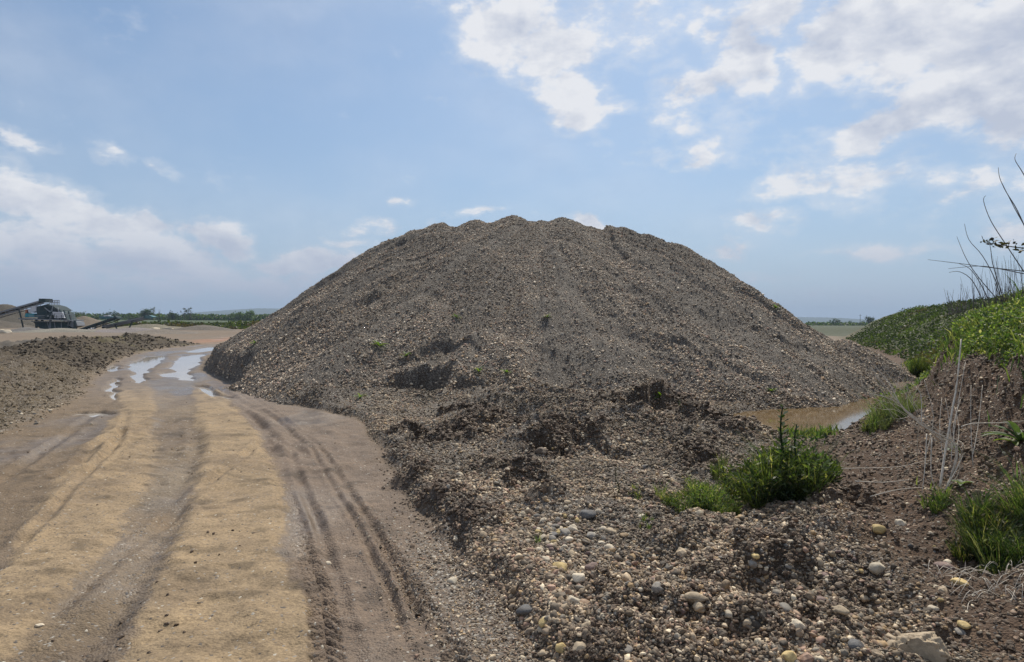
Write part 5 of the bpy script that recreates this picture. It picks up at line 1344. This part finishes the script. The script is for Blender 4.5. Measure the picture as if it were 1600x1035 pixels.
# ------------------------------------------------------------------ far scrub, trees, hills
def scrub(name, x, y, z, size, cols, label, cat):
    o = leaves(name, np.stack([x, y, z], 1), size, cols, up=.1, aspect=.8); return tag(o, label, cat, None, 'stuff')
def far_scrub():
    n = 9000
    y = rng.uniform(106, 132, n); x = rng.uniform(-.62, -.30, n) * y
    z = ground_h(x, y) + rng.random(n) * .9 * np.clip(.6 + fbm(x * .12, y * .12, 3, 151), 0, 1.4)
    k = fbm(x * .1, y * .1, 3, 152) > -.25
    c = np.where((fbm(x * .08, y * .08, 3, 153) > .05)[:, None], c3(.058, .072, .030), c3(.080, .062, .042)) * rng.uniform(.6, 1.3, (n, 1))
    scrub('scrub', x[k], y[k], z[k], rng.uniform(.25, .7, k.sum()), c[k], 'dark brown and green scrub on the far edge of the pit', 'scrub')
    # hedge line / wood beyond the plain, left
    n = 14000
    y = rng.uniform(400, 440, n); x = rng.uniform(-.68, -.36, n) * y
    hgt = 3.2 + 2.2 * fbm(x * .03, y * 0, 4, 154) + 1.2 * fbm(x * .15, y * 0, 2, 155)
    z = ground_h(x, y) + rng.random(n) * np.maximum(hgt, .5)
    c = gcol(n, (3, 1, 5, .5, .2, 4)) * .75
    scrub('woods', x, y, z, rng.uniform(.8, 1.8, n), c, 'low dark tree line on the horizon left of the mound', 'trees')
    n = 3500
    y = rng.uniform(400, 440, n); x = rng.uniform(.46, .64, n) * y
    z = ground_h(x, y) + rng.random(n) * np.maximum(1.3 + 1.6 * fbm(x * .04, y * 0, 3, 156), .3)
    scrub('woods', x, y, z, rng.uniform(.8, 1.6, n), gcol(n, (3, 1, 5, .5, .2, 4)) * .7, 'low dark tree line on the horizon right of the mound', 'trees')
    # scrub on the far part of the bank
    n = 52000
    y = rng.uniform(19, 52, n); x = Tf(y) + rng.uniform(.3, 12, n)
    k = (x / y < 1.0); x, y = x[k], y[k]; pz = fbm(x * .5, y * .5, 3, 158)
    z = ground_h(x, y) + rng.random(len(x)) * np.clip(.22 + .3 * pz, .05, 1)
    g_ = fbm(x * .3, y * .3, 3, 157)[:, None]; c = np.where(g_ > .15, c3(.070, .095, .032), np.where(g_ < -.35, c3(.085, .070, .045), c3(.040, .056, .026))) * rng.uniform(.5, 1.4, (len(x), 1))
    scrub('scrub', x, y, z, rng.uniform(.04, .15, len(x)), c, 'low dark green scrub on the far slope of the bank', 'scrub')
far_scrub()
def tree(u, Y, h, w, label, col, dens=900, name='tree', trunk=.35, slim=False):
    x = hp(u, Y); g = float(ground_h(np.array([x]), np.array([Y]))[0]); root = empty(name, (x, Y, g))
    mb = MB(); mb.tube([(0, 0, -.2), (random.uniform(-.1, .1), 0, h * .35), (random.uniform(-.2, .2), 0, h * .8)], h * .03, h * .01, 6)
    for k in range(7):
        a = random.uniform(0, 6.28); z0 = h * random.uniform(.2, .55); r = w * random.uniform(.25, .45)
        mb.tube([(0, 0, z0), (math.cos(a) * r * .5, math.sin(a) * r * .5, z0 + h * .15), (math.cos(a) * r, math.sin(a) * r, z0 + h * .26)], h * .012, h * .004, 5)
    mb.build('trunk', TRUNK, root, True)
    cl = []; nc = 16
    for k in range(nc):
        a = random.uniform(0, 6.28); t = random.random(); zz = h * (trunk + (1 - trunk) * t); rr = w * .5 * math.sqrt(max(0, 1 - (abs(t - .4) / .65) ** 2)) * random.uniform(.3, 1)
        cl.append((rr * math.cos(a), rr * math.sin(a), zz * .95, w * random.uniform(.10, .19)))
    P = []
    for k in range(dens):
        c = random.choice(cl); P.append((c[0] + random.gauss(0, c[3] * .6), c[1] + random.gauss(0, c[3] * .6), c[2] + random.gauss(0, c[3] * .5)))
    P = np.array(P); cc = np.tile(np.array(col), (len(P), 1)) * rng.uniform(.6, 1.35, (len(P), 1))
    leaves('crown', P, rng.uniform(.06, .12, len(P)) * w * .9, cc, parent=root, up=.1, aspect=.8)
    return tag(root, label, 'tree', None)
tree(229, 380, 5.6, 8.0, 'broad dark tree on the skyline above the rear conveyor head', (.035, .055, .025))
tree(239, 384, 8.0, 4.0, 'thin taller tree behind the broad dark one', (.05, .06, .04), 350)
tree(249, 386, 6.8, 2.0, 'slim sparse tree right of the broad dark one', (.05, .06, .045), 200)
tree(270, 370, 4.2, 7.5, 'low round dark tree in the middle of the skyline', (.03, .048, .025))
tree(288, 378, 7.2, 4.0, 'tall tree forming the left half of a pair on the skyline', (.04, .05, .035), 500)
tree(297, 378, 7.4, 4.2, 'tall tree forming the right half of a pair on the skyline', (.04, .05, .035), 500)
tree(372, 390, 4.8, 9.0, 'pale green bushy tree nearest the left foot of the mound', (.075, .11, .04), 800)
tree(390, 392, 5.6, 8.0, 'pale green tree rising behind the bushy one by the mound', (.075, .11, .04), 800)
tree(176, 380, 4.4, 8.0, 'dark bush-like tree behind the low conveyor head', (.035, .055, .03), 600)
tree(128, 380, 4.0, 6.0, 'spindly tree on the skyline just right of the machine', (.05, .06, .035), 250)
tree(118, 250, 3.2, 4.5, 'sparse leafy tree seen directly over the right end of the machine', (.06, .075, .03), 250)
tree(1305, 400, 4.0, 6.0, 'small rounded tree on the horizon beside the right flank of the mound', (.035, .055, .035), 500)
tree(1357, 385, 5.0, 6.5, 'larger dark tree on the horizon between mound and bank', (.03, .045, .028), 700)
tree(1328, 420, 2.6, 5.0, 'lowest tree on the horizon between two bigger ones', (.035, .055, .035), 300)
pole = empty('utility_pole', (hp(1344, 390), 390, float(ground_h(np.array([hp(1344, 390.)]), np.array([390.]))[0]))); tag(pole, 'thin distant pole left of the larger horizon tree', 'pole')
mb = MB(); mb.tube([(0, 0, -.2), (0, 0, 7)], .16, .1, 6); mb.build('mast', TRUNK, pole); mb = MB(); mb.beam((-.8, 0, 6.4), (.8, 0, 6.4), .12); mb.build('crossarm', TRUNK, pole)

def hills():
    m, N, L = new_mat('wooded_hills'); geo = nd(N, 'ShaderNodeNewGeometry')
    c = ramp(N, L, noise(N, L, geo.outputs['Position'], .006, 8, .6), [(.35, (.03, .045, .02)), (.6, (.05, .065, .032)), (.75, (.08, .08, .05))])
    bs = nd(N, 'ShaderNodeBsdfPrincipled'); bs.inputs['Roughness'].default_value = 1; L.new(c, bs.inputs['Base Color'])
    out = nd(N, 'ShaderNodeOutputMaterial'); L.new(bs.outputs[0], out.inputs[0])
    xs = np.linspace(-4400, 4400, 260); ys = np.linspace(3300, 5000, 40); X, Y = np.meshgrid(xs, ys); X, Y = X.ravel(), Y.ravel()
    U = X / 3900 * 1000 + 800
    crest = np.interp(U, [-400, 100, 240, 300, 360, 430, 560, 800, 1000, 1200, 1290, 1340, 1400, 1460, 2000], [14, 14, 26, 66, 88, 88, 82, 60, 50, 44, 56, 54, 42, 40, 60])
    z = crest * np.sin(np.clip((Y - 3350) / 1100, 0, 1) * math.pi / 2) * (1 + .12 * fbm(X * .0012, Y * .0012, 4, 161)) - 8
    n = len(xs); i = (np.arange(len(ys) - 1)[:, None] * n + np.arange(n - 1)[None, :]); F4 = np.stack([i, i + 1, i + 1 + n, i + n], -1).reshape(-1, 4)
    o = mesh_from('hills', np.stack([X, Y, z], 1), F4, m, True); tag(o, 'low blue wooded hills on the horizon', None, None, 'structure')
hills()

# ------------------------------------------------------------------ air
def haze():
    m, N, L = new_mat('haze_air'); v = nd(N, 'ShaderNodeVolumePrincipled')
    v.inputs['Color'].default_value = (.58, .73, .92, 1); v.inputs['Density'].default_value = 0.00022; v.inputs['Anisotropy'].default_value = 0.0
    out = nd(N, 'ShaderNodeOutputMaterial'); L.new(v.outputs[0], out.inputs['Volume'])
    mb = MB(); mb.box((0, 0, 60), (10600, 10600, 150)); o = mb.build('haze', m); o['kind'] = 'stuff'
    tag(o, 'pale blue haze in the air', None, None, 'stuff')
haze()
